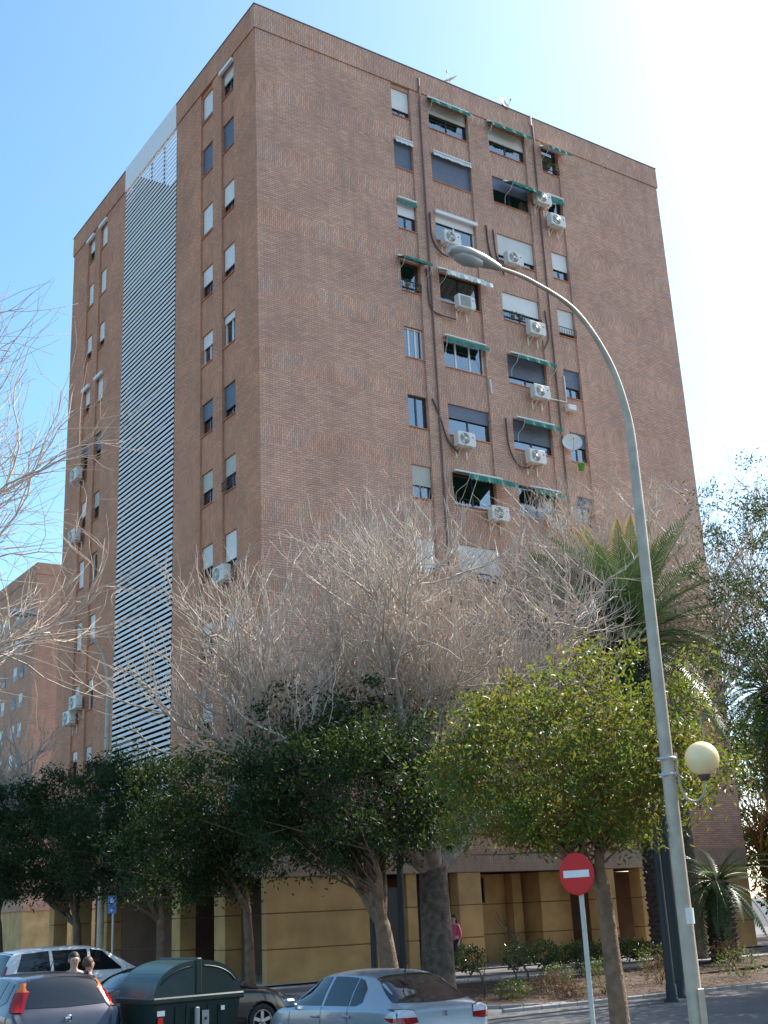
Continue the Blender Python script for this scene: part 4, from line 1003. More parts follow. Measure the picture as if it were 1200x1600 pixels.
    def mirrors(s, x, z, m=None):
        for sd in (-1, 1):
            p = s.surf('L' if sd > 0 else 'R', x, z); 
            part('mirror', m or s.pm, s.t, lambda q: (q.rbox(p.x-.06, p.x+.06, min(p.y+sd*.03, p.y+sd*.2), max(p.y+sd*.03, p.y+sd*.2), z-.02, z+.11, 0.03), q.tube([(p.x, p.y-sd*.02, z), (p.x, p.y+sd*.06, z+.02)], 0.025, 6)))
    def handles(s, pts):
        for (x, z) in pts:
            for sd in 'LR':
                p = s.surf(sd, x, z); sg = 1 if sd == 'L' else -1
                part('door_handle', s.pm, s.t, lambda q: q.rbox(p.x-.1, p.x+.1, min(p.y, p.y+sg*.035), max(p.y, p.y+sg*.035), z-.018, z+.018, 0.01))
    def seams(s, lines):
        for a, b in lines:
            d = np.array(b)-np.array(a); nrm = np.array([-d[1], d[0]])/np.linalg.norm(d)*0.005
            for v in 'LR': s.proj('door_seam', M['black'], v, [np.array(a)-nrm, np.array(b)-nrm], [np.array(a)+nrm, np.array(b)+nrm], n=10, k=1, off=0.003)
    def aerial(s, x):
        z = s.sect(x)[0][1]; part('aerial', M['black'], s.t, lambda q: q.tube([(x-s.L/2, 0, z-.01), (x-s.L/2-.12, 0, z+.16)], [0.012, 0.004], 6))
HY = math.pi/2      # heading along +Y, away up the side street
# silver hatchback
SP = dict(top=[(0, .50), (.02, .66), (.05, .84), (.09, .97), (.16, 1.03), (.35, 1.12), (.65, 1.275), (.95, 1.40), (1.4, 1.455), (2.0, 1.46), (2.45, 1.42), (2.9, 1.22), (3.3, 1.0), (3.75, .90), (4.02, .78), (4.14, .62), (4.18, .48)],
          belt=[(0, .6), (.1, .93), (1, .96), (2.5, .93), (3.4, .88), (4.18, .5)], wb=[(0, .62), (.04, .73), (.15, .82), (.6, .865), (2, .872), (3.4, .86), (3.9, .78), (4.1, .66), (4.18, .55)],
          wt=[(0, .55), (.15, .66), (.4, .62), (1, .58), (2, .585), (2.6, .57), (3.3, .70), (4.0, .62), (4.18, .4)], wheels=(.78, 3.32), wheel_r=.31, bot=.2)
sx_, sy_ = -6.75, -15.75
car = Car('silver_hatchback', 'silver hatchback at the bottom centre with red and white tail lights, driving off', 'car', (sx_, sy_, float(rg(sx_, sy_-1))), HY, SP, M['paint_silver'])
car.proj('rear_window', M['car_glass'], 'B', [(-.66, 1.055), (-.3, 1.04), (0, 1.037), (.3, 1.04), (.66, 1.055)], [(-.53, 1.375), (-.25, 1.398), (0, 1.402), (.25, 1.398), (.53, 1.375)], n=20, k=14)
car.sides('side_window', M['car_glass'], [(3.05, .96), (2.6, .965), (2.14, .975)], [(2.52, 1.325), (2.38, 1.365), (2.14, 1.375)])
car.sides('side_window', M['car_glass'], [(2.06, .975), (1.7, .985), (1.36, .99)], [(2.06, 1.378), (1.7, 1.378), (1.40, 1.365)])
car.sides('quarter_window', M['car_glass'], [(1.32, .99), (1.15, 1.0), (1.02, 1.05)], [(1.36, 1.363), (1.22, 1.335), (1.06, 1.23)])
car.proj('windscreen', M['car_glass'], 'F', [(-.68, 1.02), (0, 1.03), (.68, 1.02)], [(-.52, 1.37), (0, 1.39), (.52, 1.37)], n=16, k=10)
for sg in (-1, 1):
    tl = car.proj('tail_light', M['lamp_clear'], 'B', [(sg*.50, .865), (sg*.66, .865), (sg*.80, .875)], [(sg*.53, .945), (sg*.66, .968), (sg*.775, .965)], n=10, k=6, off=.008)
    car.proj('red_lens', M['lamp_red'], 'B', [(sg*.50, .80), (sg*.66, .785), (sg*.80, .80)], [(sg*.50, .863), (sg*.66, .863), (sg*.80, .873)], n=10, k=6, off=.008, parent=tl)
    car.proj('lamp_rim', M['black'], 'B', [(sg*.485, .795), (sg*.66, .772), (sg*.815, .79)], [(sg*.515, .955), (sg*.66, .98), (sg*.79, .975)], n=10, k=6, off=.004, parent=tl)
    v = 'L' if sg > 0 else 'R'
    car.proj('tail_light_side', M['lamp_red'], v, [(.10, .80), (.24, .81), (.34, .85)], [(.12, .865), (.24, .865), (.36, .865)], n=8, k=4, off=.008, parent=tl)
    car.proj('tail_light_side', M['lamp_clear'], v, [(.12, .867), (.24, .867), (.36, .867)], [(.14, .95), (.24, .945), (.30, .91)], n=8, k=4, off=.008, parent=tl)
p_ = car.surf('B', 0, .88)
eb = part('emblem', M['bin_grey'], car.t, lambda m: m.rbox(p_.x-.012, p_.x+.02, -.048, .048, .84, .92, .008))
text_mesh('S', 0.085, 'emblem_letter', M['black'], eb, Matrix.Translation((p_.x-.0135, 0, .88)) @ Matrix(((0, 0, -1, 0), (-1, 0, 0, 0), (0, 1, 0, 0), (0, 0, 0, 1))))
car.plate(.60, '7409 CKD'); car.mirrors(2.95, .95); car.handles([(2.25, .82), (1.35, .85)]); car.aerial(1.05)
car.seams([((2.1, .3), (2.1, .97)), ((1.3, .45), (1.34, .98)), ((3.1, .32), (3.06, .9))])
# grey hatchback seen from behind
SP2 = dict(top=[(0, .45), (.025, .60), (.07, .80), (.12, .92), (.18, 1.0), (.30, 1.18), (.42, 1.33), (.52, 1.39), (.75, 1.425), (1.3, 1.44), (1.8, 1.43), (2.15, 1.37), (2.55, 1.17), (2.9, .99), (3.4, .88), (3.7, .72), (3.82, .48)],
           belt=[(0, .55), (.15, .92), (1, .94), (2, .92), (3, .86), (3.82, .5)], wb=[(0, .60), (.05, .72), (.15, .79), (.5, .82), (1.9, .825), (3.1, .81), (3.6, .7), (3.82, .5)],
           wt=[(0, .55), (.15, .68), (.5, .57), (1.5, .575), (2.3, .56), (3, .68), (3.82, .4)], wheels=(.62, 3.1), wheel_r=.29, bot=.2)
cx_, cy_ = -11.34, -13.25
car = Car('grey_hatchback', 'small grey hatchback seen from behind at the lower left, beside the rubbish container', 'car', (cx_, cy_, float(rg(cx_, cy_))+.03), HY, SP2, M['paint_grey'])
car.proj('rear_window', M['car_glass'], 'B', [(-.60, 1.0), (0, .985), (.60, 1.0)], [(-.47, 1.365), (0, 1.385), (.47, 1.365)], n=18, k=12)
car.sides('side_window', M['car_glass'], [(2.72, .96), (1.72, .97)], [(2.2, 1.325), (1.98, 1.355), (1.72, 1.362)])
car.sides('side_window', M['car_glass'], [(1.64, .97), (.95, 1.0)], [(1.64, 1.362), (1.3, 1.362), (1.0, 1.34)])
car.sides('quarter_window', M['car_glass'], [(.88, 1.0), (.62, 1.08)], [(.92, 1.338), (.70, 1.31)])
car.proj('windscreen', M['car_glass'], 'F', [(-.62, 1.0), (0, 1.01), (.62, 1.0)], [(-.50, 1.34), (0, 1.36), (.50, 1.34)], n=14, k=8)
def edge_y(car, z, sg):
    y = 1.0
    while y > .3:
        h = car.bvh.ray_cast(Vector((-3, sg*y, z)), Vector((1, 0, 0)))
        if h[0] is not None and h[0].x < .62: return y
        y -= .005
    return .5
def pillar_lamp(car, name, m, sg, z0, z1, w0, w1, parent=None):
    V = []; n, k = 5, 10
    for j in range(k+1):
        z = z0+(z1-z0)*j/k; ye = edge_y(car, z, sg)-.012; wd = w0+(w1-w0)*j/k
        for i in range(n+1):
            y = ye-wd*(1-i/n); h = car.bvh.ray_cast(Vector((-3, sg*y, z)), Vector((1, 0, 0))); p = h[0]; nn = h[1] if h[1].x < 0 else -h[1]; p = p+nn*.014; V.append((p.x-car.L/2, p.y, p.z))
    F = [[j*(n+1)+i, j*(n+1)+i+1, (j+1)*(n+1)+i+1, (j+1)*(n+1)+i] for j in range(k) for i in range(n)]
    return npmesh(name, np.array(V), np.array(F), m, parent or car.t, smooth=True)
for sg in (-1, 1):
    tl = pillar_lamp(car, 'tail_light', M['lamp_red'], sg, .95, 1.20, .11, .075)
    pillar_lamp(car, 'indicator', M['lamp_orange'], sg, 1.203, 1.315, .075, .05, tl)
    v = 'L' if sg > 0 else 'R'
    car.proj('tail_light_side', M['lamp_red'], v, [(.17, .95), (.26, .96)], [(.34, 1.20), (.40, 1.20)], n=5, k=8, off=.010, parent=tl)
    car.proj('tail_light_side', M['lamp_orange'], v, [(.34, 1.203), (.40, 1.203)], [(.44, 1.30), (.48, 1.30)], n=5, k=6, off=.010, parent=tl)
p_ = car.surf('B', 0, .84)
part('emblem', M['chrome'], car.t, lambda m: m.lathe([(0.0, .012), (.045, .012), (.052, 0), (.05, -.01)], n=20, M=Matrix.Translation((p_.x-.002, 0, .84)) @ Matrix.Rotation(-math.pi/2, 4, 'Y')))
car.plate(.62, '9092CFJ'); car.mirrors(2.55, .95); car.handles([(1.9, .82)]); car.aerial(.95)
car.seams([((1.68, .3), (1.68, .97)), ((2.75, .32), (2.72, .9))])
part('bumper_trim', M['black'], car.t, lambda m: m.rbox(-1.93, -1.88, -.60, .60, .40, .47, .01))
# white estate parked nose-in
SP3 = dict(top=[(0, .50), (.03, .72), (.08, .98), (.14, 1.12), (.25, 1.36), (.38, 1.52), (.6, 1.585), (1.2, 1.62), (2.0, 1.62), (2.5, 1.56), (2.95, 1.35), (3.4, 1.1), (3.9, .98), (4.3, .82), (4.45, .55)],
           belt=[(0, .6), (.2, 1.0), (1, 1.02), (2.5, .99), (3.5, .92), (4.45, .5)], wb=[(0, .62), (.06, .76), (.2, .85), (.7, .88), (2.2, .885), (3.6, .87), (4.2, .76), (4.45, .55)],
           wt=[(0, .58), (.2, .72), (.6, .63), (2, .63), (2.7, .61), (3.4, .74), (4.45, .45)], wheels=(.85, 3.5), wheel_r=.32, bot=.21)
car = Car('white_estate_car', 'tall white estate car parked nose towards the tower, behind the grey hatchback', 'car', (-6.95, -3.55, float(rg(-6.5, -3.5))), rad(3), SP3, M['paint_white'])
car.proj('rear_window', M['car_glass'], 'B', [(-.70, 1.06), (0, 1.05), (.70, 1.06)], [(-.57, 1.50), (0, 1.53), (.57, 1.50)], n=16, k=10)
for a, b, c_, d in (((2.98, 1.05), (2.2, 1.06), (2.52, 1.47), (2.2, 1.525)), ((2.12, 1.06), (1.28, 1.07), (2.12, 1.53), (1.28, 1.53)), ((1.2, 1.07), (.42, 1.12), (1.2, 1.53), (.58, 1.49))):
    car.sides('side_window', M['car_glass'], [a, b], [c_, d], n=10)
car.proj('windscreen', M['car_glass'], 'F', [(-.7, 1.14), (0, 1.15), (.7, 1.14)], [(-.56, 1.52), (0, 1.55), (.56, 1.52)], n=14, k=8)
for sg in (-1, 1): car.proj('tail_light', M['lamp_red'], 'B', [(sg*.70, .95), (sg*.80, .98)], [(sg*.66, 1.25), (sg*.715, 1.25)], n=6, k=8, off=.01)
car.plate(.75, '3315 DHN'); car.mirrors(2.95, 1.02); car.handles([(2.3, .9), (1.35, .92)])
# black saloon parked nose-in
SP4 = dict(top=[(0, .50), (.03, .70), (.07, .90), (.12, 1.0), (.3, 1.04), (.6, 1.14), (.95, 1.31), (1.25, 1.395), (1.7, 1.435), (2.2, 1.42), (2.6, 1.31), (3.0, 1.12), (3.3, .99), (3.8, .90), (4.15, .76), (4.3, .5)],
           belt=[(0, .6), (.15, .93), (1, .96), (2.5, .93), (3.4, .88), (4.3, .5)], wb=[(0, .62), (.05, .74), (.2, .83), (.7, .87), (2.1, .875), (3.5, .86), (4.05, .76), (4.3, .52)],
           wt=[(0, .55), (.15, .68), (.5, .6), (1.2, .58), (2, .585), (2.7, .57), (3.3, .70), (4.3, .4)], wheels=(.8, 3.42), wheel_r=.315, bot=.19)
car = Car('black_saloon', 'black car parked behind the green rubbish container, its front wheel showing', 'car', (-7.35, -10.15, float(rg(-7, -10))+.02), rad(3), SP4, M['paint_black'])
car.proj('rear_window', M['car_glass'], 'B', [(-.62, 1.08), (0, 1.07), (.62, 1.08)], [(-.53, 1.35), (0, 1.37), (.53, 1.35)], n=14, k=8)
car.sides('side_window', M['car_glass'], [(3.02, .97), (2.14, .98)], [(2.5, 1.29), (2.14, 1.35)], n=10); car.sides('side_window', M['car_glass'], [(2.06, .98), (1.1, 1.02)], [(2.06, 1.355), (1.3, 1.33)], n=10)
car.proj('windscreen', M['car_glass'], 'F', [(-.66, 1.03), (0, 1.04), (.66, 1.03)], [(-.52, 1.35), (0, 1.37), (.52, 1.35)], n=14, k=8)
for sg in (-1, 1):
    car.proj('tail_light', M['lamp_red'], 'B', [(sg*.55, .80), (sg*.79, .83)], [(sg*.57, .93), (sg*.76, .95)], n=6, k=4, off=.01)
    car.proj('headlight', M['lamp_clear'], 'F', [(sg*.38, .66), (sg*.68, .68)], [(sg*.42, .76), (sg*.70, .79)], n=6, k=4, off=.01)
    car.proj('headlight_side', M['lamp_clear'], 'L' if sg > 0 else 'R', [(4.05, .68), (3.85, .72)], [(3.98, .76), (3.82, .80)], n=6, k=4, off=.008)
car.plate(.72, '4521 FBB'); car.mirrors(2.9, .97); car.handles([(2.3, .83), (1.4, .85)])
# blue and white van further up the street
SP5 = dict(top=[(0, .6), (.03, 1.0), (.07, 1.4), (.12, 1.68), (.2, 1.78), (.5, 1.82), (1.5, 1.83), (2.5, 1.80), (2.9, 1.62), (3.3, 1.28), (3.6, 1.1), (4.0, .98), (4.15, .7), (4.2, .5)],
           belt=[(0, .7), (.15, 1.08), (2, 1.08), (3.3, 1.0), (4.2, .5)], wb=[(0, .66), (.06, .80), (.2, .85), (1.5, .86), (3.3, .85), (4.0, .74), (4.2, .55)],
           wt=[(0, .6), (.15, .74), (.6, .72), (2.5, .70), (3.2, .72), (4.2, .45)], wheels=(.75, 3.3), wheel_r=.31, bot=.22)
car = Car('blue_van', 'dark blue van with a pale roof at the far left edge, furthest up the street', 'van', (-8.55, 3.0, float(rg(-8.5, 3))), rad(3), SP5, M['paint_blue'])
car.proj('rear_window', M['car_glass'], 'B', [(-.62, 1.12), (.62, 1.12)], [(-.60, 1.55), (.60, 1.55)], n=10, k=8)
car.sides('side_window', M['car_glass'], [(3.1, 1.1), (2.2, 1.1)], [(2.75, 1.58), (2.2, 1.66)], n=10); car.sides('side_window', M['car_glass'], [(2.1, 1.1), (.5, 1.1)], [(2.1, 1.66), (.5, 1.66)], n=12)
for sg in (-1, 1): car.proj('tail_light', M['lamp_red'], 'B', [(sg*.68, .95), (sg*.78, .95)], [(sg*.68, 1.3), (sg*.76, 1.3)], n=4, k=6, off=.01)
part('roof_panel', M['paint_white'], car.t, lambda m: m.rbox(-1.9, .5, -.62, .62, 1.80, 1.875, .03)); car.plate(.8, '2207 BXC'); car.mirrors(3.0, 1.1)

# ------------------------------------------------------------------ rubbish container
bx_, by_ = -9.70, -15.20
bn = thing('rubbish_container', 'large dark green rubbish container with an arched lid at the lower left', 'container', (bx_, by_, float(rg(bx_, by_))), rad(4))
hw, hd, hb = 0.70, 0.56, 1.14
def shell(m):     # tapered tub with ribs
    b0, b1 = 0.86, 1.0
    V = [(-hw*b0, -hd*b0, .22), (hw*b0, -hd*b0, .22), (hw*b0, hd*b0, .22), (-hw*b0, hd*b0, .22), (-hw, -hd, hb), (hw, -hd, hb), (hw, hd, hb), (-hw, hd, hb)]
    m.add(V, [(0, 1, 5, 4), (1, 2, 6, 5), (2, 3, 7, 6), (3, 0, 4, 7), (3, 2, 1, 0)])
    for xx in (-.5, -.25, .25, .5):
        m.add([(hw*xx-.025, -hd*.875-.02, .3), (hw*xx+.025, -hd*.875-.02, .3), (hw*xx+.025, -hd*.985-.02, 1.02), (hw*xx-.025, -hd*.985-.02, 1.02), (hw*xx-.025, -hd*.80, .3), (hw*xx+.025, -hd*.80, .3), (hw*xx+.025, -hd*.9, 1.02), (hw*xx-.025, -hd*.9, 1.02)], [(0, 1, 2, 3), (1, 5, 6, 2), (4, 0, 3, 7), (3, 2, 6, 7)])
    m.rbox(-hw-.05, hw+.05, -hd-.05, hd+.05, hb-.07, hb+.02, .02)
part('tub', M['bin_green'], bn, shell)
def lid(m, s0, s1, yo):
    n = 12; P = []
    for k in range(n+1):
        u = s0+(s1-s0)*k/n; P.append((hw*1.03*u, hb+.02+0.47*math.sqrt(max(0, 1-abs(u)**2.2))))
    for (a, b) in zip(P[:-1], P[1:]):
        m.face([(a[0], -hd*yo, a[1]), (b[0], -hd*yo, b[1]), (b[0], hd*yo, b[1]), (a[0], hd*yo, a[1])], smooth=True)
    for sg in (-1, 1):
        m.face([(P[0][0], sg*hd*yo, hb+.02)]+[(a, sg*hd*yo, b) for a, b in P]+[(P[-1][0], sg*hd*yo, hb+.02)])
def lid_l(m): lid(m, -1, -.03, .99)
def lid_r(m): lid(m, .03, 1, .99)
part('lid', M['bin_lid'], bn, lid_l); part('lid', M['bin_green'], bn, lid_r)
for yo in (-.97, .97):
    for (a0, a1) in ((-.93, -.14), (.14, .93)):
        pts = []
        for k in range(10): u = a0+(a1-a0)*k/9; pts.append((hw*.93*u, hd*yo+(-.02 if yo < 0 else .02), hb+.05+.36*math.sqrt(max(0, 1-abs(u)**2.2))))
        part('rim_rib', M['bin_green'], bn, lambda m: m.tube(pts, .014, 5))
part('centre_strap', M['bin_green'], bn, lambda m: m.rbox(-.045, .045, -hd-.03, hd+.03, hb+.02, hb+.52, .015))
part('lift_arm', M['bin_grey'], bn, lambda m: m.rbox(-.09, -.03, -hd-.09, -hd-.04, .25, 1.0, .01))
part('instruction_label', M['bin_grey'], bn, lambda m: m.box(.02, .13, -hd-.075, -hd-.068, .3, .95))
part('label_text', M['bin_lid'], bn, lambda m: [m.box(.05, .10, -hd-.0775, -hd-.0755, .42+.1*k, .46+.1*k) for k in range(5)])
part('small_sticker', M['white_sign'], bn, lambda m: m.box(.34, .40, -hd-.058, -hd-.054, .93, .99))
part('reflector', M['red_sign'], bn, lambda m: m.box(-.62, -.56, -hd-.035, -hd-.028, .36, .46))
part('reflector', M['white_sign'], bn, lambda m: m.box(-.69, -.57, -hd-.058, -hd-.054, .92, .99))
part('reflector', M['red_sign'], bn, lambda m: m.box(-.67, -.59, -hd-.045, -hd-.038, .72, .90))
for sx1 in (-1, 1):
    for sy1 in (-1, 1):
        wl = part('castor', M['rubber'], bn, lambda m: m.lathe([(0.02, -.03), (.095, -.03), (.10, 0), (.095, .03), (0.02, .03)], n=16, M=Matrix.Translation((sx1*hw*.7, sy1*hd*.7, .10)) @ Matrix.Rotation(math.pi/2, 4, 'X')))
        part('fork', M['steel'], wl, lambda m: m.box(sx1*hw*.7-.02, sx1*hw*.7+.02, sy1*hd*.7-.05, sy1*hd*.7+.05, .10, .24))

# ------------------------------------------------------------------ people
def skin_mesh(name, verts, edges, radii, m, parent, sub=2):
    me = bpy.data.meshes.new(name); me.from_pydata(verts, edges, [])
    o = bpy.data.objects.new(name, me); C.objects.link(o)
    md = o.modifiers.new('skin', 'SKIN'); md.use_smooth_shade = True
    sv_ = me.skin_vertices[0].data
    for i, r in enumerate(radii):
        sv_[i].radius = r if hasattr(r, '__len__') else (r, r)
        sv_[i].use_root = (i == 0)
    if sub: sm_ = o.modifiers.new('sub', 'SUBSURF'); sm_.levels = sub; sm_.render_levels = sub
    dg = bpy.context.evaluated_depsgraph_get(); dg.update()
    me2 = bpy.data.meshes.new_from_object(o.evaluated_get(dg)); bpy.data.objects.remove(o); me2.name = name
    me2.materials.clear(); me2.materials.append(m)
    for p in me2.polygons: p.use_smooth = True
    o2 = bpy.data.objects.new(name, me2); C.objects.link(o2); o2.parent = parent; return o2
def person(label, loc, face, height, top, trousers, hairm, long_hair=False, legs=0.06, turn=0.0):
    t = thing('person', label, 'person', loc, face); k = height/1.72
    # faces +X; y left
    V = []; E = []; R_ = []
    def a(p, r, par=None):
        V.append(tuple(c*k for c in p)); R_.append(r*k if not hasattr(r, '__len__') else tuple(x*k for x in r))
        if par is not None: E.append((par, len(V)-1))
        return len(V)-1
    pel = a((0, 0, .95), .13); sp1 = a((.0, 0, 1.12), .115, pel); sp2 = a((.01, 0, 1.32), .13, sp1); nk = a((.0, 0, 1.46), .052, sp2)
    h1 = a((.015, 0, 1.54), .062, nk); h2 = a((.018, 0, 1.61), .094, h1); h3 = a((.008, 0, 1.675), .088, h2)
    TL = []
    for s in (-1, 1):
        sh = a((0, s*.17, 1.39), .055, sp2); el = a((-.03, s*.225, 1.12), .042, sh); wr = a((.07, s*.22, .89), .03, el); pm_ = a((.11, s*.215, .81), .034, wr)
        for j in range(4): f1 = a((.10+.018*j-.02, s*(.215), .75-.004*abs(j-1.5)), .0095, pm_); a((.095+.018*j-.03, s*(.20), .705-.004*abs(j-1.5)), .008, f1)
        th = a((.145, s*.19, .79), .010, pm_); a((.155, s*.175, .755), .009, th)
        hp = a((0, s*.09, .88), .095, pel); kn = a((.02+s*legs*.5, s*.095, .49), .06, hp); an = a((-.02+s*legs, s*.10, .09), .04, kn); a((.12+s*legs, s*.115, .035), .035, an)
    skin_mesh('body', V, E, R_, M['skin'], t)
    def sub(name, pts, m, parent=t):
        vs = [tuple(c*k for c in p) for p, r, q in pts]; skin_mesh(name, vs, [(q, i) for i, (p, r, q) in enumerate(pts) if q is not None], [r*k for p, r, q in pts], m, parent)
    sh_ = [((0, 0, .90), .148, None), ((0, 0, 1.12), .135, 0), ((.01, 0, 1.32), .148, 1), ((0, 0, 1.425), .075, 2)]
    for s in (-1, 1):
        i = len(sh_); sh_ += [((0, s*.17, 1.39), .07, 2), ((-.03, s*.225, 1.12), .056, i), ((.055, s*.221, .92), .044, i+1)]
    sub('jacket', sh_, top)
    tr = [((0, 0, .93), .14, None)]
    for s in (-1, 1):
        i = len(tr); tr += [((0, s*.09, .87), .108, 0), ((.02+s*legs*.5, s*.095, .49), .075, i), ((-.02+s*legs, s*.10, .10), .058, i+1)]
    sub('trousers', tr, trousers)
    for s in (-1, 1): part('shoe', M['black'], t, lambda m: m.rbox((-.07+s*legs)*k, (.17+s*legs)*k, (s*.105-.045)*k, (s*.105+.045)*k, 0, .085*k, .03*k))
    def hair(m):
        Vh = []; F = []; n1, n2 = 10, 16
        for i in range(n1+1):
            th = math.pi*.68*i/n1
            for j in range(n2):
                ph = 2*math.pi*j/n2; front = max(0, math.cos(ph)); tt = th*(1-.36*front)
                wob_ = 1+.05*math.sin(ph*5+i*2.1)*math.sin(i*1.3+ph); Vh.append((wob_*(-.012+(.094+.012*(ph>1.6 and ph<4.7))*math.sin(tt)*math.cos(ph))*k, .096*wob_*math.sin(tt)*math.sin(ph)*k, (1.640+.112*wob_*math.cos(tt))*k))
        for i in range(n1):
            for j in range(n2): F.append((i*n2+j, i*n2+(j+1) % n2, (i+1)*n2+(j+1) % n2, (i+1)*n2+j))
        m.add(Vh, F, 0, True)
        if long_hair: m.tube([(-.07*k, 0, 1.64*k), (-.10*k, 0, 1.52*k), (-.10*k, 0, 1.40*k)], [.07*k, .075*k, .03*k], 10)
    part('hair', hairm, t, hair)
    for s in (-1, 1):
        part('eye', M['black'], t, lambda m: m.lathe([(.011*k*math.sin(math.pi*i/6), -.011*k*math.cos(math.pi*i/6)) for i in range(7)], centre=(.098*k, s*.032*k, 1.618*k), n=8))
        part('ear', M['skin'], t, lambda m: m.rbox(-.01*k, .025*k, (s*.088-.008)*k, (s*.088+.008)*k, 1.585*k, 1.64*k, .006*k))
    part('nose', M['skin'], t, lambda m: m.add([(.098*k, -.013*k, 1.585*k), (.098*k, .013*k, 1.585*k), (.098*k, 0, 1.62*k), (.122*k, 0, 1.588*k)], [(0, 1, 3), (1, 2, 3), (2, 0, 3)]))
    part('mouth', M['ac_label'], t, lambda m: m.rbox(.088*k, .10*k, -.02*k, .02*k, 1.556*k, 1.564*k, .003*k))
    return t
to_cam = lambda x, y: math.atan2(CAM[1]-y, CAM[0]-x)
px_, py_ = -10.34, -12.48
person('dark-haired person whose head shows above the grey hatchback, facing the street', (px_, py_, float(rg(px_, py_))), to_cam(px_, py_)+.2, 1.70, M['cloth_dark'], M['cloth_blue'], M['hair'])
px_, py_ = -10.02, -12.30
person('brown-haired person turned away beside the dark-haired one behind the grey car', (px_, py_, float(rg(px_, py_))), to_cam(px_, py_)+2.2, 1.62, M['cloth_blue'], M['cloth_dark'], M['hair_brown'])
person('person in a pink and dark top standing by the ochre pillar', (6.55, -0.35, 0.05), to_cam(6.5, 0)-.6, 1.62, M['cloth_pink'], M['cloth_dark'], M['hair'], True)
# ------------------------------------------------------------------ trees
UP = np.array([0, 0, 1.0])
def nrm(v): return v/np.linalg.norm(v)
class Wood:
    """branches as point chains; thin ones are joined into one twig mesh, thick ones into the trunk"""
    def __init__(s, seed): s.r = random.Random(seed); s.thick = []; s.seg = []
    def rv(s): return np.array([s.r.gauss(0, 1), s.r.gauss(0, 1), s.r.gauss(0, 1)])
    def shoot(s, p, d, L, r0, r1, n, wob, up, thick=False):
        pts = [np.array(p, float)]; d = nrm(np.array(d, float)); D_ = []
        for i in range(n):
            d = nrm(d+s.rv()*wob+UP*up); D_.append(d); pts.append(pts[-1]+d*L/n)
        rr = [r0+(r1-r0)*i/n for i in range(n+1)]
        if thick: s.thick.append((pts, rr))
        else:
            for i in range(n): s.seg.append((*pts[i], *pts[i+1], rr[i], rr[i+1]))
        return pts, D_, rr
    def side(s, d, ang):
        a = np.cross(d, s.rv()); a = nrm(a); return nrm(d*math.cos(ang)+a*math.sin(ang))
    def twig_mesh(s, name, m, parent, sides=3):
        A = np.array(s.seg); p0, p1, r0, r1 = A[:, :3], A[:, 3:6], A[:, 6:7], A[:, 7:8]
        d = p1-p0; d /= np.linalg.norm(d, axis=1)[:, None]
        ref = np.where(np.abs(d[:, 2:3]) > .9, [[1, 0, 0]], [[0, 0, 1.]]); a = np.cross(d, ref); a /= np.linalg.norm(a, axis=1)[:, None]; b = np.cross(d, a)
        R = []
        for (p, r) in ((p0, r0), (p1, r1)):
            for k in range(sides):
                an = 2*math.pi*k/sides; R.append(p+(a*math.cos(an)+b*math.sin(an))*r)
        V = np.stack(R, 1).reshape(-1, 3); n = len(A); i = np.arange(n)[:, None]*2*sides
        F = np.concatenate([np.concatenate([i+k, i+(k+1) % sides, i+sides+(k+1) % sides, i+sides+k], 1) for k in range(sides)])
        return npmesh(name, V, F, m, parent, smooth=True)
    def trunk_mesh(s, name, m, parent, n=9):
        q = MB()
        for pts, rr in s.thick: q.tube([tuple(p) for p in pts], rr, n if rr[0] > .08 else 6)
        return q.build(name, m, parent)
def lift(d, k):
    return nrm(d+UP*k) if d[2] > -.1 else nrm(np.array([d[0], d[1], abs(d[2])*.5+k]))
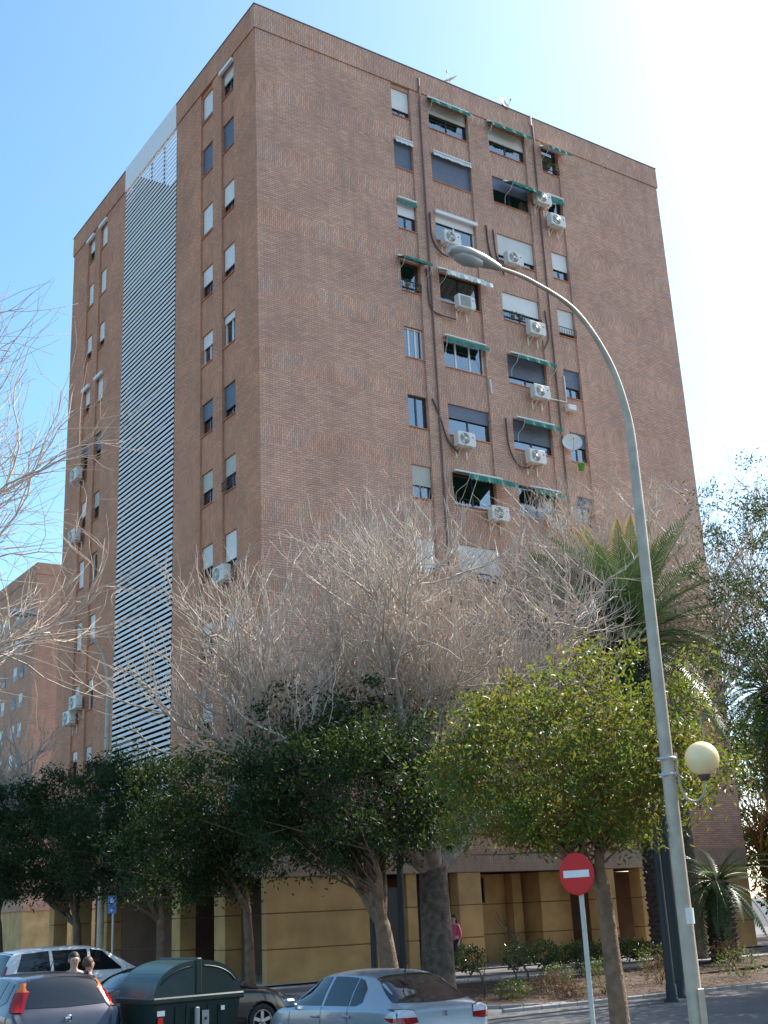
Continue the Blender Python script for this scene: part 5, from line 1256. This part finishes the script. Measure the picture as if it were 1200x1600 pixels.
def bare_tree(label, loc, seed, fork, limbs, trunk_r, l1, l2, l3, tw, group, mtw='twig', n2=6, n3=6, n4=7, up=0.12, tube_r=1.0, mb='bark', name='bare_tree', spread=1.0, dense_top=True):
    t = thing(name, label, 'tree', loc, 0, group); w = Wood(seed); r = w.r
    base, D_, _ = w.shoot((0, 0, -.1), (r.uniform(-.04, .04), r.uniform(-.04, .04), 1), fork+.1, trunk_r*1.25, trunk_r, 6, .03, .05, True)
    w.thick[-1][1][0] = trunk_r*1.5
    w.thick.append(([base[-1]-D_[-1]*.03, base[-1]+D_[-1]*.25, base[-1]+D_[-1]*.7], [trunk_r*1.0, trunk_r*.72, trunk_r*.3]))
    for (ax, ay, az, f) in limbs:
        P1, D1, R1 = w.shoot(base[-1]-np.array([0, 0, .15]), (ax, ay, az), l1*f, trunk_r*.62*f, .03, 8, .10, .05, True)
        for j in range(n2):
            i = 3+int((len(P1)-4)*(j+r.random())/n2); i = min(i, len(P1)-2)
            P2, D2, R2 = w.shoot(P1[i], lift(w.side(D1[i], r.uniform(.35, .95)*spread), .28), l2*r.uniform(.75, 1.25), max(.03, R1[i]*.5), .016*tube_r, 7, .14, up, False)
            for k in range(n3):
                i2 = min(1+int((len(P2)-1)*(k+r.random())/n3), len(P2)-2)
                P3, D3, R3 = w.shoot(P2[i2], lift(w.side(D2[i2], r.uniform(.35, 1.0)*spread), .15), l3*r.uniform(.6, 1.3), .026*tube_r, .012*tube_r, 6, .22, up)
                for q in range(n4):
                    i3 = min(int(len(P3)*(q+r.random())/n4), len(P3)-2)
                    P4, D4, R4 = w.shoot(P3[i3], w.side(D3[i3], r.uniform(.3, .9)*spread), tw*r.uniform(.5, 1.3), .0105*tube_r, .0050*tube_r, 4, .20, up*1.5)
                    if r.random() < .7:
                        w.shoot(P4[2], w.side(D4[2], r.uniform(.3, .8)), tw*r.uniform(.3, .7), .0075*tube_r, .005*tube_r, 2, .15, up*1.5)
    lim = w.thick[2:]; w.thick = w.thick[:2]; w.trunk_mesh('trunk', M[mb], t); w.thick = lim; w.trunk_mesh('limbs', M['limb'], t); w.twig_mesh('crown', M[mtw], t, 4)
    return t, w
bare_tree('large bare tree with thick forked trunk and pale upright twigs before the tower', (0.14, -8.16, float(zg(.14, -8.16))), 11, 3.1,
          [(-.55, .15, .85, 1.0), (.42, -.12, .95, 1.0), (-1.15, .2, .75, 1.2), (.1, .6, 1.0, .95), (-.25, -.6, 1.0, .95), (1.0, .3, .75, 1.25), (-.95, -.45, .95, 1.15), (-.15, .1, 1.2, 1.25), (-1.3, -.1, .75, 1.1), (1.1, -.2, .85, 1.15)], .34, 5.3, 3.1, 2.2, 1.4, 'bare trees', n2=8, n3=8, n4=7, up=.10, spread=1.15)
bare_tree('bare tree with crooked limbs rising behind the palm crown', (14.2, -3.4, float(zg(14.2, -3.4))), 23, 7.2,
          [(-.9, -.1, .75, 1.0), (.6, .2, .85, 1.0), (-.3, .5, 1.0, 1.0), (.1, -.7, .9, .95), (1.0, -.2, .55, 1.05), (-.05, 0, 1.2, 1.15), (-1.2, .1, .5, 1.1), (-.6, -.4, 1.0, 1.1)], .27, 6.2, 3.3, 2.2, 1.5, 'bare trees', n2=9, n3=8, n4=8, up=.07, tube_r=1.05, mtw='twig', spread=1.15)
bare_tree('leafless tree reaching in from the left edge against the blue sky', (-15.3, -8.3, float(rg(-15.3, -8.3))), 37, 4.8,
          [(.75, -.25, .75, 1.0), (.55, .35, .9, 1.05), (.95, .1, .35, 1.0), (.3, -.1, 1.2, 1.2), (-.6, .3, .9, 1.0), (-.2, -.7, .9, .9), (.7, .0, 1.0, 1.15), (.45, .1, 1.3, 1.3), (.15, .3, 1.4, 1.2)], .19, 5.8, 3.5, 2.5, 1.6, 'bare trees', n2=6, n3=6, n4=5, up=.05, tube_r=.72, mtw='twig', spread=1.0, mb='twig_dark')
bare_tree('smaller dark leafless tree at the left, beside the far brick block', (-4.2, 13.0, 0.0), 51, 3.2,
          [(-.5, .2, .9, 1.0), (.45, -.2, 1.0, 1.0), (.1, .5, 1.0, .9), (-.7, -.4, .8, .9)], .20, 3.4, 2.2, 1.6, 1.1, 'bare trees', mtw='twig', n2=5, n3=5, n4=5, tube_r=1.3)
for k, (x, y) in enumerate(((-3.5, 34.0), (0.5, 46.0), (-9.5, 30.0), (-16, 40))):
    bare_tree(['pale bare tree far up the street, nearest the far brick block', 'pale bare tree furthest up the street', 'pale bare tree up the street on the left verge', 'pale bare tree at the very left in the distance'][k], (x, y, 0.0), 60+k, 3.0,
              [(-.6, .2, .9, 1.0), (.6, -.2, .9, 1.0), (.1, .6, 1.0, 1.0), (-.1, -.6, 1.0, 1.0), (0, 0, 1.2, 1.2)], .22, 4.4, 2.8, 1.9, 1.3, 'bare trees', n2=6, n3=5, n4=5, tube_r=1.8)

def leaf_tree(label, loc, seed, crown, rx, rz, fork, trunk_r, n_clump, per, L, Wd, m, group, mb='bark_brown', lean=(0, 0), name='evergreen_tree', flat=0.78, clump_r=.42, limbs=6, droop=.25, rough=1.0):
    """crown = centre relative to the foot; leaves in clumps on an uneven shell, limbs reach into the clumps"""
    t = thing(name, label, 'tree', loc, 0, group); w = Wood(seed); r = w.r; rng = np.random.default_rng(seed)
    c = np.array(crown, float)
    base, D_, _ = w.shoot((0, 0, -.1), (lean[0], lean[1], 1), fork+.1, trunk_r*1.2, trunk_r*.85, 6, .035, .03, True); w.thick[-1][1][0] = trunk_r*1.4
    w.thick.append(([base[-1]-D_[-1]*.03, base[-1]+D_[-1]*.2, base[-1]+D_[-1]*.55], [trunk_r*.85, trunk_r*.62, trunk_r*.3]))
    lobes = rng.normal(size=(9, 3)); lobes /= np.linalg.norm(lobes, axis=1)[:, None]; amp = rng.uniform(-.42, .34, 9)*rough
    d = rng.normal(size=(n_clump, 3)); d /= np.linalg.norm(d, axis=1)[:, None]
    rad_ = rng.uniform(.15, 1, n_clump)**.42*(1+(np.clip(d@lobes.T, 0, 1)**4@amp))
    out_ = rng.random(n_clump) < .2; rad_[out_] *= rng.uniform(1.08, 1.32, out_.sum())
    P = d*rad_[:, None]*np.array([rx, rx*.95, rz]); low = P[:, 2] < -rz*flat; P[low, 2] = -rz*flat*rng.uniform(.6, 1, low.sum())
    P += c
    tips = P[rng.permutation(n_clump)]
    for k in range(limbs):
        g = tips[k::limbs]; tgt = g.mean(0)*.35+g[0]*.65; v = tgt-base[-1]; Ln = np.linalg.norm(v)
        P1, D1, R1 = w.shoot(base[-1]-np.array([0, 0, .1]), v/Ln+np.array([0, 0, .12]), Ln*.6, trunk_r*.55, trunk_r*.2, 6, .10, 0, True)
        for q in g[1:14]:
            i = r.randrange(2, len(P1)); v2 = q-P1[i]; w.shoot(P1[i], v2, np.linalg.norm(v2)*.95, trunk_r*.14, .008, 4, .08, 0, False)
    w.trunk_mesh('trunk', M[mb], t)
    if w.seg: w.twig_mesh('branches', M[mb], t)
    cr = clump_r*rng.uniform(.45, 1.3, (n_clump, 1, 1))
    Q = (P[:, None, :]+rng.normal(size=(n_clump, per, 3))*cr*np.array([.62, .62, .42])).reshape(-1, 3)
    V, F = leaves_arrays(Q, L, Wd, rng, droop); npmesh('crown', V, F, m, t)
    return t
def ev(label, foot, crown_w, rx, rz, seed, m='leaf_dark', nc=230, per=105, L=.12, Wd=.05, tr=.15, fork=1.9, **kw):
    z = float(zg(*foot)); c = (crown_w[0]-foot[0], crown_w[1]-foot[1], crown_w[2]-z)
    return leaf_tree(label, (foot[0], foot[1], z), seed, c, rx, rz, fork, tr, nc, per, L, Wd, M[m], 'evergreen street trees', lean=(c[0]*.04, c[1]*.04), **kw)
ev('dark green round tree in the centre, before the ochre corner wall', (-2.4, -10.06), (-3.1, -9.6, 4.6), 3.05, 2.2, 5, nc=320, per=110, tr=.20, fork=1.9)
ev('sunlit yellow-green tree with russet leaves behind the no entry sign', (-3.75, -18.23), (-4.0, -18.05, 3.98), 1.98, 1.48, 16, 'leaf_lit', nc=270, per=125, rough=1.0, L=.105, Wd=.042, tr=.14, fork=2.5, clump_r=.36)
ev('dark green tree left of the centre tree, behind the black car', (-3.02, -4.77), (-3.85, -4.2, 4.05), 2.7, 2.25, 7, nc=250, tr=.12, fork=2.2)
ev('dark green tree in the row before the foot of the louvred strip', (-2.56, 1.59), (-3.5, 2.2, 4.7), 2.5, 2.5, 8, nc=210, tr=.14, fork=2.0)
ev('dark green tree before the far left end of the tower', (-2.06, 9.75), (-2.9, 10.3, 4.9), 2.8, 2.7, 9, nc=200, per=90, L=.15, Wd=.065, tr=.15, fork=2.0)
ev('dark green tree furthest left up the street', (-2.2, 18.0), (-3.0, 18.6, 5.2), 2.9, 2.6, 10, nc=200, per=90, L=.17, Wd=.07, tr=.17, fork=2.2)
# right-hand side: tall loose tree, dark garden trees
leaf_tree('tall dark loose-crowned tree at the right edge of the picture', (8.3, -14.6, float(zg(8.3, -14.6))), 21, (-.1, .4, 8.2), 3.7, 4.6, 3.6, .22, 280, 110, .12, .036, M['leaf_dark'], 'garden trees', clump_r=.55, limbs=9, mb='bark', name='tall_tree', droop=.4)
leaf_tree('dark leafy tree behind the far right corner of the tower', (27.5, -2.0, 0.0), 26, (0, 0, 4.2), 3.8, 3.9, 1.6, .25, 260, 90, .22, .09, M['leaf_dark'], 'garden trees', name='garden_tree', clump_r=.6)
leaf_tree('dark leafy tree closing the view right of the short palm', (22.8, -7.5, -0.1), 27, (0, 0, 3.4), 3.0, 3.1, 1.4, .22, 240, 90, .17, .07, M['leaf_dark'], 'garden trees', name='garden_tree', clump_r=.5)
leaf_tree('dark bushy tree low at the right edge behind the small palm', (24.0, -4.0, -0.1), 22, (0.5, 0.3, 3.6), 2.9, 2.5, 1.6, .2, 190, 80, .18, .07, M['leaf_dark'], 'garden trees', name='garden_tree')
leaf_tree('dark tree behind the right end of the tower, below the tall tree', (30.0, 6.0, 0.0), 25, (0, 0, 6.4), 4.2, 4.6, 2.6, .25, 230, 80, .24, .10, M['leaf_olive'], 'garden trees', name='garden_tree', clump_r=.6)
# unseen trees added right of the picture to shade the street and block skylight
for k, (x, y, h_, rx_) in enumerate(((11.5, -16.8, 7.4, 3.2), (15.0, -13.6, 8.4, 3.4), (10.2, -20.8, 7.2, 3.3), (4.0, -23.2, 5.6, 2.8), (17.5, -18.5, 8.8, 3.6), (14.0, -24.0, 8.0, 3.5), (-1.5, -27.0, 5.4, 2.8), (5.5, -30.0, 6.2, 3.2))):
    leaf_tree('unseen dark tree added for shade outside the right edge of the picture', (x, y, float(zg(x, y))), 80+k, (-.2, .2, h_), rx_, 2.6, 3.0, .2, 230, 70, .19, .085, M['leaf_dark'], 'unseen trees added for shade', clump_r=.5)

# ------------------------------------------------------------------ palms
def frond_mesh(seed, L, arch, leaf, m, npair=46, name='frond', stiff=0.5):
    rng = np.random.default_rng(seed); V = []; F = []; U = []
    N = npair
    def ax(u): return np.array([L*(u-.12*arch*u*u), 0, -arch*L*.42*u*u])
    def tg(u): e = .01; return nrm(ax(min(1, u+e))-ax(max(0, u-e)))
    # rachis
    for i in range(13):
        u = i/12; p = ax(u); r = .022*(1-u)+.004
        for (dy, dz) in ((r, 0), (0, r), (-r, 0), (0, -r)): V.append(p+np.array([0, dy, dz])); U.append((u*.5, 0))
    for i in range(12):
        for k in range(4): F.append((i*4+k, i*4+(k+1) % 4, (i+1)*4+(k+1) % 4, (i+1)*4+k))
    for i in range(N):
        u = .14+.86*(i+.5)/N; p = ax(u); T = tg(u); S = np.array([0, 1., 0]); Nn = np.cross(T, S)
        ll = leaf*(math.sin(math.pi*min(1, .18+.80*u))**.7)*rng.uniform(.85, 1.1)
        for sg in (-1, 1):
            dr = nrm(T*(.55+.5*u)+S*sg*1.0+Nn*(-.45+rng.uniform(-.12, .12))*-1*stiff+np.array([0, 0, -.12]))
            w_ = .017+.006*rng.random(); q = nrm(np.cross(dr, Nn)); i0 = len(V)
            mid = p+dr*ll*.5; end = p+dr*ll+np.array([0, 0, -.10*ll])
            V += [p-q*w_*.5, p+q*w_*.5, mid+q*w_, end, mid-q*w_]; U += [(u*.5+.0, 0), (u*.5, 0), (u*.5+.25, 0), (u*.5+.5, 0), (u*.5+.25, 0)]
            F += [(i0, i0+1, i0+2, i0+4), (i0+4, i0+2, i0+3, i0+3)]
    V = np.array(V)
    me = bpy.data.meshes.new(name); me.from_pydata([tuple(v) for v in V], [], [tuple(dict.fromkeys(f)) for f in F]); me.materials.append(m)
    l = me.uv_layers.new(name='UVMap'); idx = np.zeros(len(me.loops), np.int32); me.loops.foreach_get('vertex_index', idx)
    l.data.foreach_set('uv', np.array(U, np.float32)[idx].ravel()); me.update(); return me
def palm(label, loc, h, r0, r1, nf, L, seed, young=10, dry=0, lean=(0, 0), leaf=.5, pmin=-.5, pmax=1.45, name='palm_tree', skirt=0.0, npair=46, stiff=.5):
    t = thing(name, label, 'palm tree', loc, 0, 'palm trees'); rnd = random.Random(seed)
    q = MB(); n = 14; prof = []
    rows = int(h/.14)
    for i in range(rows+1):
        z = -.1+(h+.1)*i/rows; rr = r0+(r1-r0)*i/rows; prof += [(rr*.92, z), (rr*1.06, z+.09)]
    prof.append((0.02, h+.25)); q.lathe(prof, n=n, smooth=False)
    # sway the diamond rows of cut leaf bases
    q.v = [(x*(1+.10*math.sin(7*math.atan2(y, x)+z*18))+lean[0]*z, y*(1+.10*math.sin(7*math.atan2(y, x)+z*18))+lean[1]*z, z) for x, y, z in q.v]
    q.build('trunk', M['palm_trunk'], t)
    mm = [frond_mesh(seed+i, L, .9+.25*i, leaf, M['frond'], npair, stiff=stiff) for i in range(3)]; my = frond_mesh(seed+9, L*.92, .35, leaf*.85, M['frond_young'], stiff=1.1); md = frond_mesh(seed+8, L*.7, 1.4, leaf*.8, M['frond_dry'])
    top = Vector((lean[0]*h, lean[1]*h, h+.1))
    def put(me, az, pitch, roll=0.0, name_='frond', dz=0.0):
        o = bpy.data.objects.new(name_, me); C.objects.link(o); o.parent = t; o.location = top+Vector((0, 0, dz))
        o.rotation_euler = (Matrix.Rotation(az, 4, 'Z') @ Matrix.Rotation(-pitch, 4, 'Y') @ Matrix.Rotation(roll, 4, 'X')).to_euler()
    for k in range(nf):
        u = (k+.5)/nf; az = k*2.39996+rnd.uniform(-.2, .2); pitch = pmax-(pmax-pmin)*u**.8+rnd.uniform(-.1, .1)
        put(mm[k % 3], az, pitch, rnd.uniform(-.3, .3))
    for k in range(young): put(my, k*2.4+.5, rnd.uniform(1.15, 1.5), rnd.uniform(-.5, .5))
    for k in range(dry): put(md, k*2.39996, rnd.uniform(-1.35, -.75), rnd.uniform(-.3, .3), 'dry_frond', -skirt*rnd.random())
    return t
palm('tall date palm with orange-tipped upright fronds right of the centre', (10.1, -5.95, float(zg(10, -6))), 9.6, .40, .36, 72, 4.7, 31, young=16, dry=10, leaf=.72, pmin=-.75)
palm('short stocky palm in the garden at the lower right', (12.7, -5.9, float(zg(12.7, -5.9))), 2.3, .46, .42, 44, 2.2, 41, young=0, leaf=.30, pmin=-.7, pmax=1.15, npair=22, stiff=.1)
palm('palm with a long skirt of dry brown fronds at the right edge', (19.8, -3.2, float(zg(19, -3))), 9.2, .30, .26, 40, 2.9, 47, young=3, dry=60, leaf=.5, pmin=-.9, skirt=5.5)

# ------------------------------------------------------------------ garden shrubs
rs = random.Random(5)
def shrub(label, x, y, r, h, m, seed, n=420, L=.09, Wd=.05, group='garden shrubs', cat='shrub', name='shrub'):
    t = thing(name, label, cat, (x, y, float(zg(x, y))+.03), 0, group)
    w = Wood(seed)
    for k in range(9):
        a = w.r.uniform(0, 6.28); w.shoot((0, 0, 0), (math.cos(a)*.6, math.sin(a)*.6, 1), h*.9, .012, .005, 4, .12, .05)
    w.twig_mesh('stems', M['bark_brown'], t); leaf_blob('foliage', t, (0, 0, h*.55), (r, r, h*.52), n, L, Wd, M[m], seed); return t
hedge_pos = [5.3, 7.0, 8.2, 8.95, 9.7, 10.5, 11.3, 12.2, 13.0, 14.2]
for k, x in enumerate(hedge_pos):
    shrub('glossy green shrub in the low hedge before the arcade, %s from the left' % ['first', 'second', 'third', 'fourth', 'fifth', 'sixth', 'seventh', 'eighth', 'ninth', 'tenth'][k], x+rs.uniform(-.1, .1), -2.75+rs.uniform(-.15, .15), .52, rs.uniform(.62, .85), 'leaf_shrub', 200+k, 700, .10, .055, 'hedge before the arcade')
names_ = ['low scrubby bush in the bed near the silver car', 'low scrubby bush behind the no entry post', 'rounded bush in the bed right of the nearest tree trunk', 'scrubby bush at the foot of the palm', 'low bush in the bed behind the near lamp', 'low bush right of the near lamp', 'sparse bush at the left end of the bed', 'bush beside the short palm', 'bush at the right end of the bed', 'small bush in the middle of the bed', 'dry low bush along the bed edging', 'thin bush before the path']
spots = [(1.2, -9.6, .45, .5), (2.6, -9.3, .5, .55), (3.4, -10.3, .55, .85), (8.6, -7.0, .6, .8), (6.2, -9.4, .6, .7), (8.8, -9.8, .7, .8), (.2, -7.2, .4, .6), (11.4, -7.2, .6, .8), (14.8, -8.8, .8, .8), (4.4, -7.6, .45, .55), (2.2, -10.4, .4, .4), (6.6, -6.3, .45, .5)]
for k, (x, y, r, h) in enumerate(spots): shrub(names_[k], x, y, r, h, ['leaf_olive', 'leaf_dry', 'leaf_olive'][k % 3], 300+k, 420, .08, .035, 'bushes in the planting bed')
for k, (x, y, h) in enumerate(((4.0, -6.4, 1.9), (4.75, -6.0, 1.8), (.9, -8.9, 1.2))):
    t = thing('bare_sapling', ['bare crooked sapling in the bed, taller left one near the sign', 'bare crooked sapling in the bed, right one near the sign', 'bare sapling at the left end of the bed'][k], 'sapling', (x, y, float(zg(x, y))), 0, 'bare saplings'); w = Wood(400+k)
    P1, D1, R1 = w.shoot((0, 0, 0), (.1, .1, 1), h, .028, .012, 7, .22, .15)
    for i in (2, 3, 4, 5): w.shoot(P1[i], w.side(D1[i], .7), h*.4, .014, .006, 4, .2, .15)
    w.twig_mesh('stem', M['bark'], t, 5)
for k, (x, y, r, h) in enumerate(((31, 4, 3.2, 4.2), (35, 1, 3.4, 4.6), (28.5, -.5, 2.4, 3.4), (33, -5, 3.0, 3.8), (38, 6, 4, 5.5))):
    shrub(['big dark hedge bush beyond the right end of the tower', 'big dark hedge bush at the far right behind the palms', 'dark bush against the right end of the tower', 'dark bush right of the short palm, far behind', 'tallest dark hedge bush, furthest right'][k], x, y, r, h, 'leaf_dark', 500+k, 5500, .24, .12, 'dark hedge at the far right')
# fallen leaves over the bed
rng = np.random.default_rng(77); n = 7000; Q = np.stack([rng.uniform(-.8, 20, n), rng.uniform(-11.0, -5.2, n), np.zeros(n)], 1)
ok = ~((Q[:, 0] < 1.0) & (np.hypot(Q[:, 0]-1.2, Q[:, 1]+7.9) > 2.3)); Q = Q[ok]; Q[:, 2] = zg(Q[:, 0], Q[:, 1])+.13
V, F = leaves_arrays(Q, .09, .05, rng); Vz = V.reshape(-1, 4, 3); Vz[:, :, 2] = Vz[:, :1, 2]+(Vz[:, :, 2]-Vz[:, :1, 2])*.25
lo = npmesh('fallen_leaves', Vz.reshape(-1, 3), F, M['leaf_dry']); lo['kind'] = 'stuff'; lo['label'] = 'dry brown leaf litter covering the planting bed'; lo['category'] = 'leaf litter'

# ------------------------------------------------------------------ far brick block at the left
def far_block(x0, y0, wx, wy, h, label, seed):
    t = thing('far_apartment_block', label, 'building', (x0, y0, 0)); 
    part('wall', M['brick_far'], t, lambda m: m.box(0, wx, 0, wy, 3.4, h-1.1))
    pr = part('parapet', M['brick_far'], t, lambda m: m.box(-.06, wx+.06, -.06, wy+.06, h-1.1, h, vert=True))
    part('ground_floor', M['ochre'], t, lambda m: m.box(.15, wx-.15, .15, wy-.15, -.3, 3.4))
    cols = [(1, c) for c in (3.2, 5.2, 8.6, 11.2, 14.5, 17.0)]+[(0, c) for c in (6.6, 9.0, 12.1, 14.6)]
    for fc, c in cols:
        for z in np.arange(5.0, h-3, 2.75):
            wd = .5
            if fc: wn = part('window', M['cream'] if (int(z*3+c) % 3) else M['grey_shutter'], t, lambda m: m.box(-.035, .03, c-wd, c+wd, z, z+1.3)); part('pane', M['car_glass'], wn, lambda m: m.box(-.05, -.037, c-wd+.05, c+wd-.05, z+.05, z+.5))
            else: wn = part('window', M['cream'] if (int(z*3+c) % 3) else M['grey_shutter'], t, lambda m: m.box(c-wd, c+wd, -.035, .03, z, z+1.3)); part('pane', M['car_glass'], wn, lambda m: m.box(c-wd+.05, c+wd-.05, -.05, -.037, z+.05, z+.5))
far_block(17.0, 75.5, 21.3, 19.1, 34.7, 'similar brown brick block in the distance behind the left bare trees', 1)
#PART5
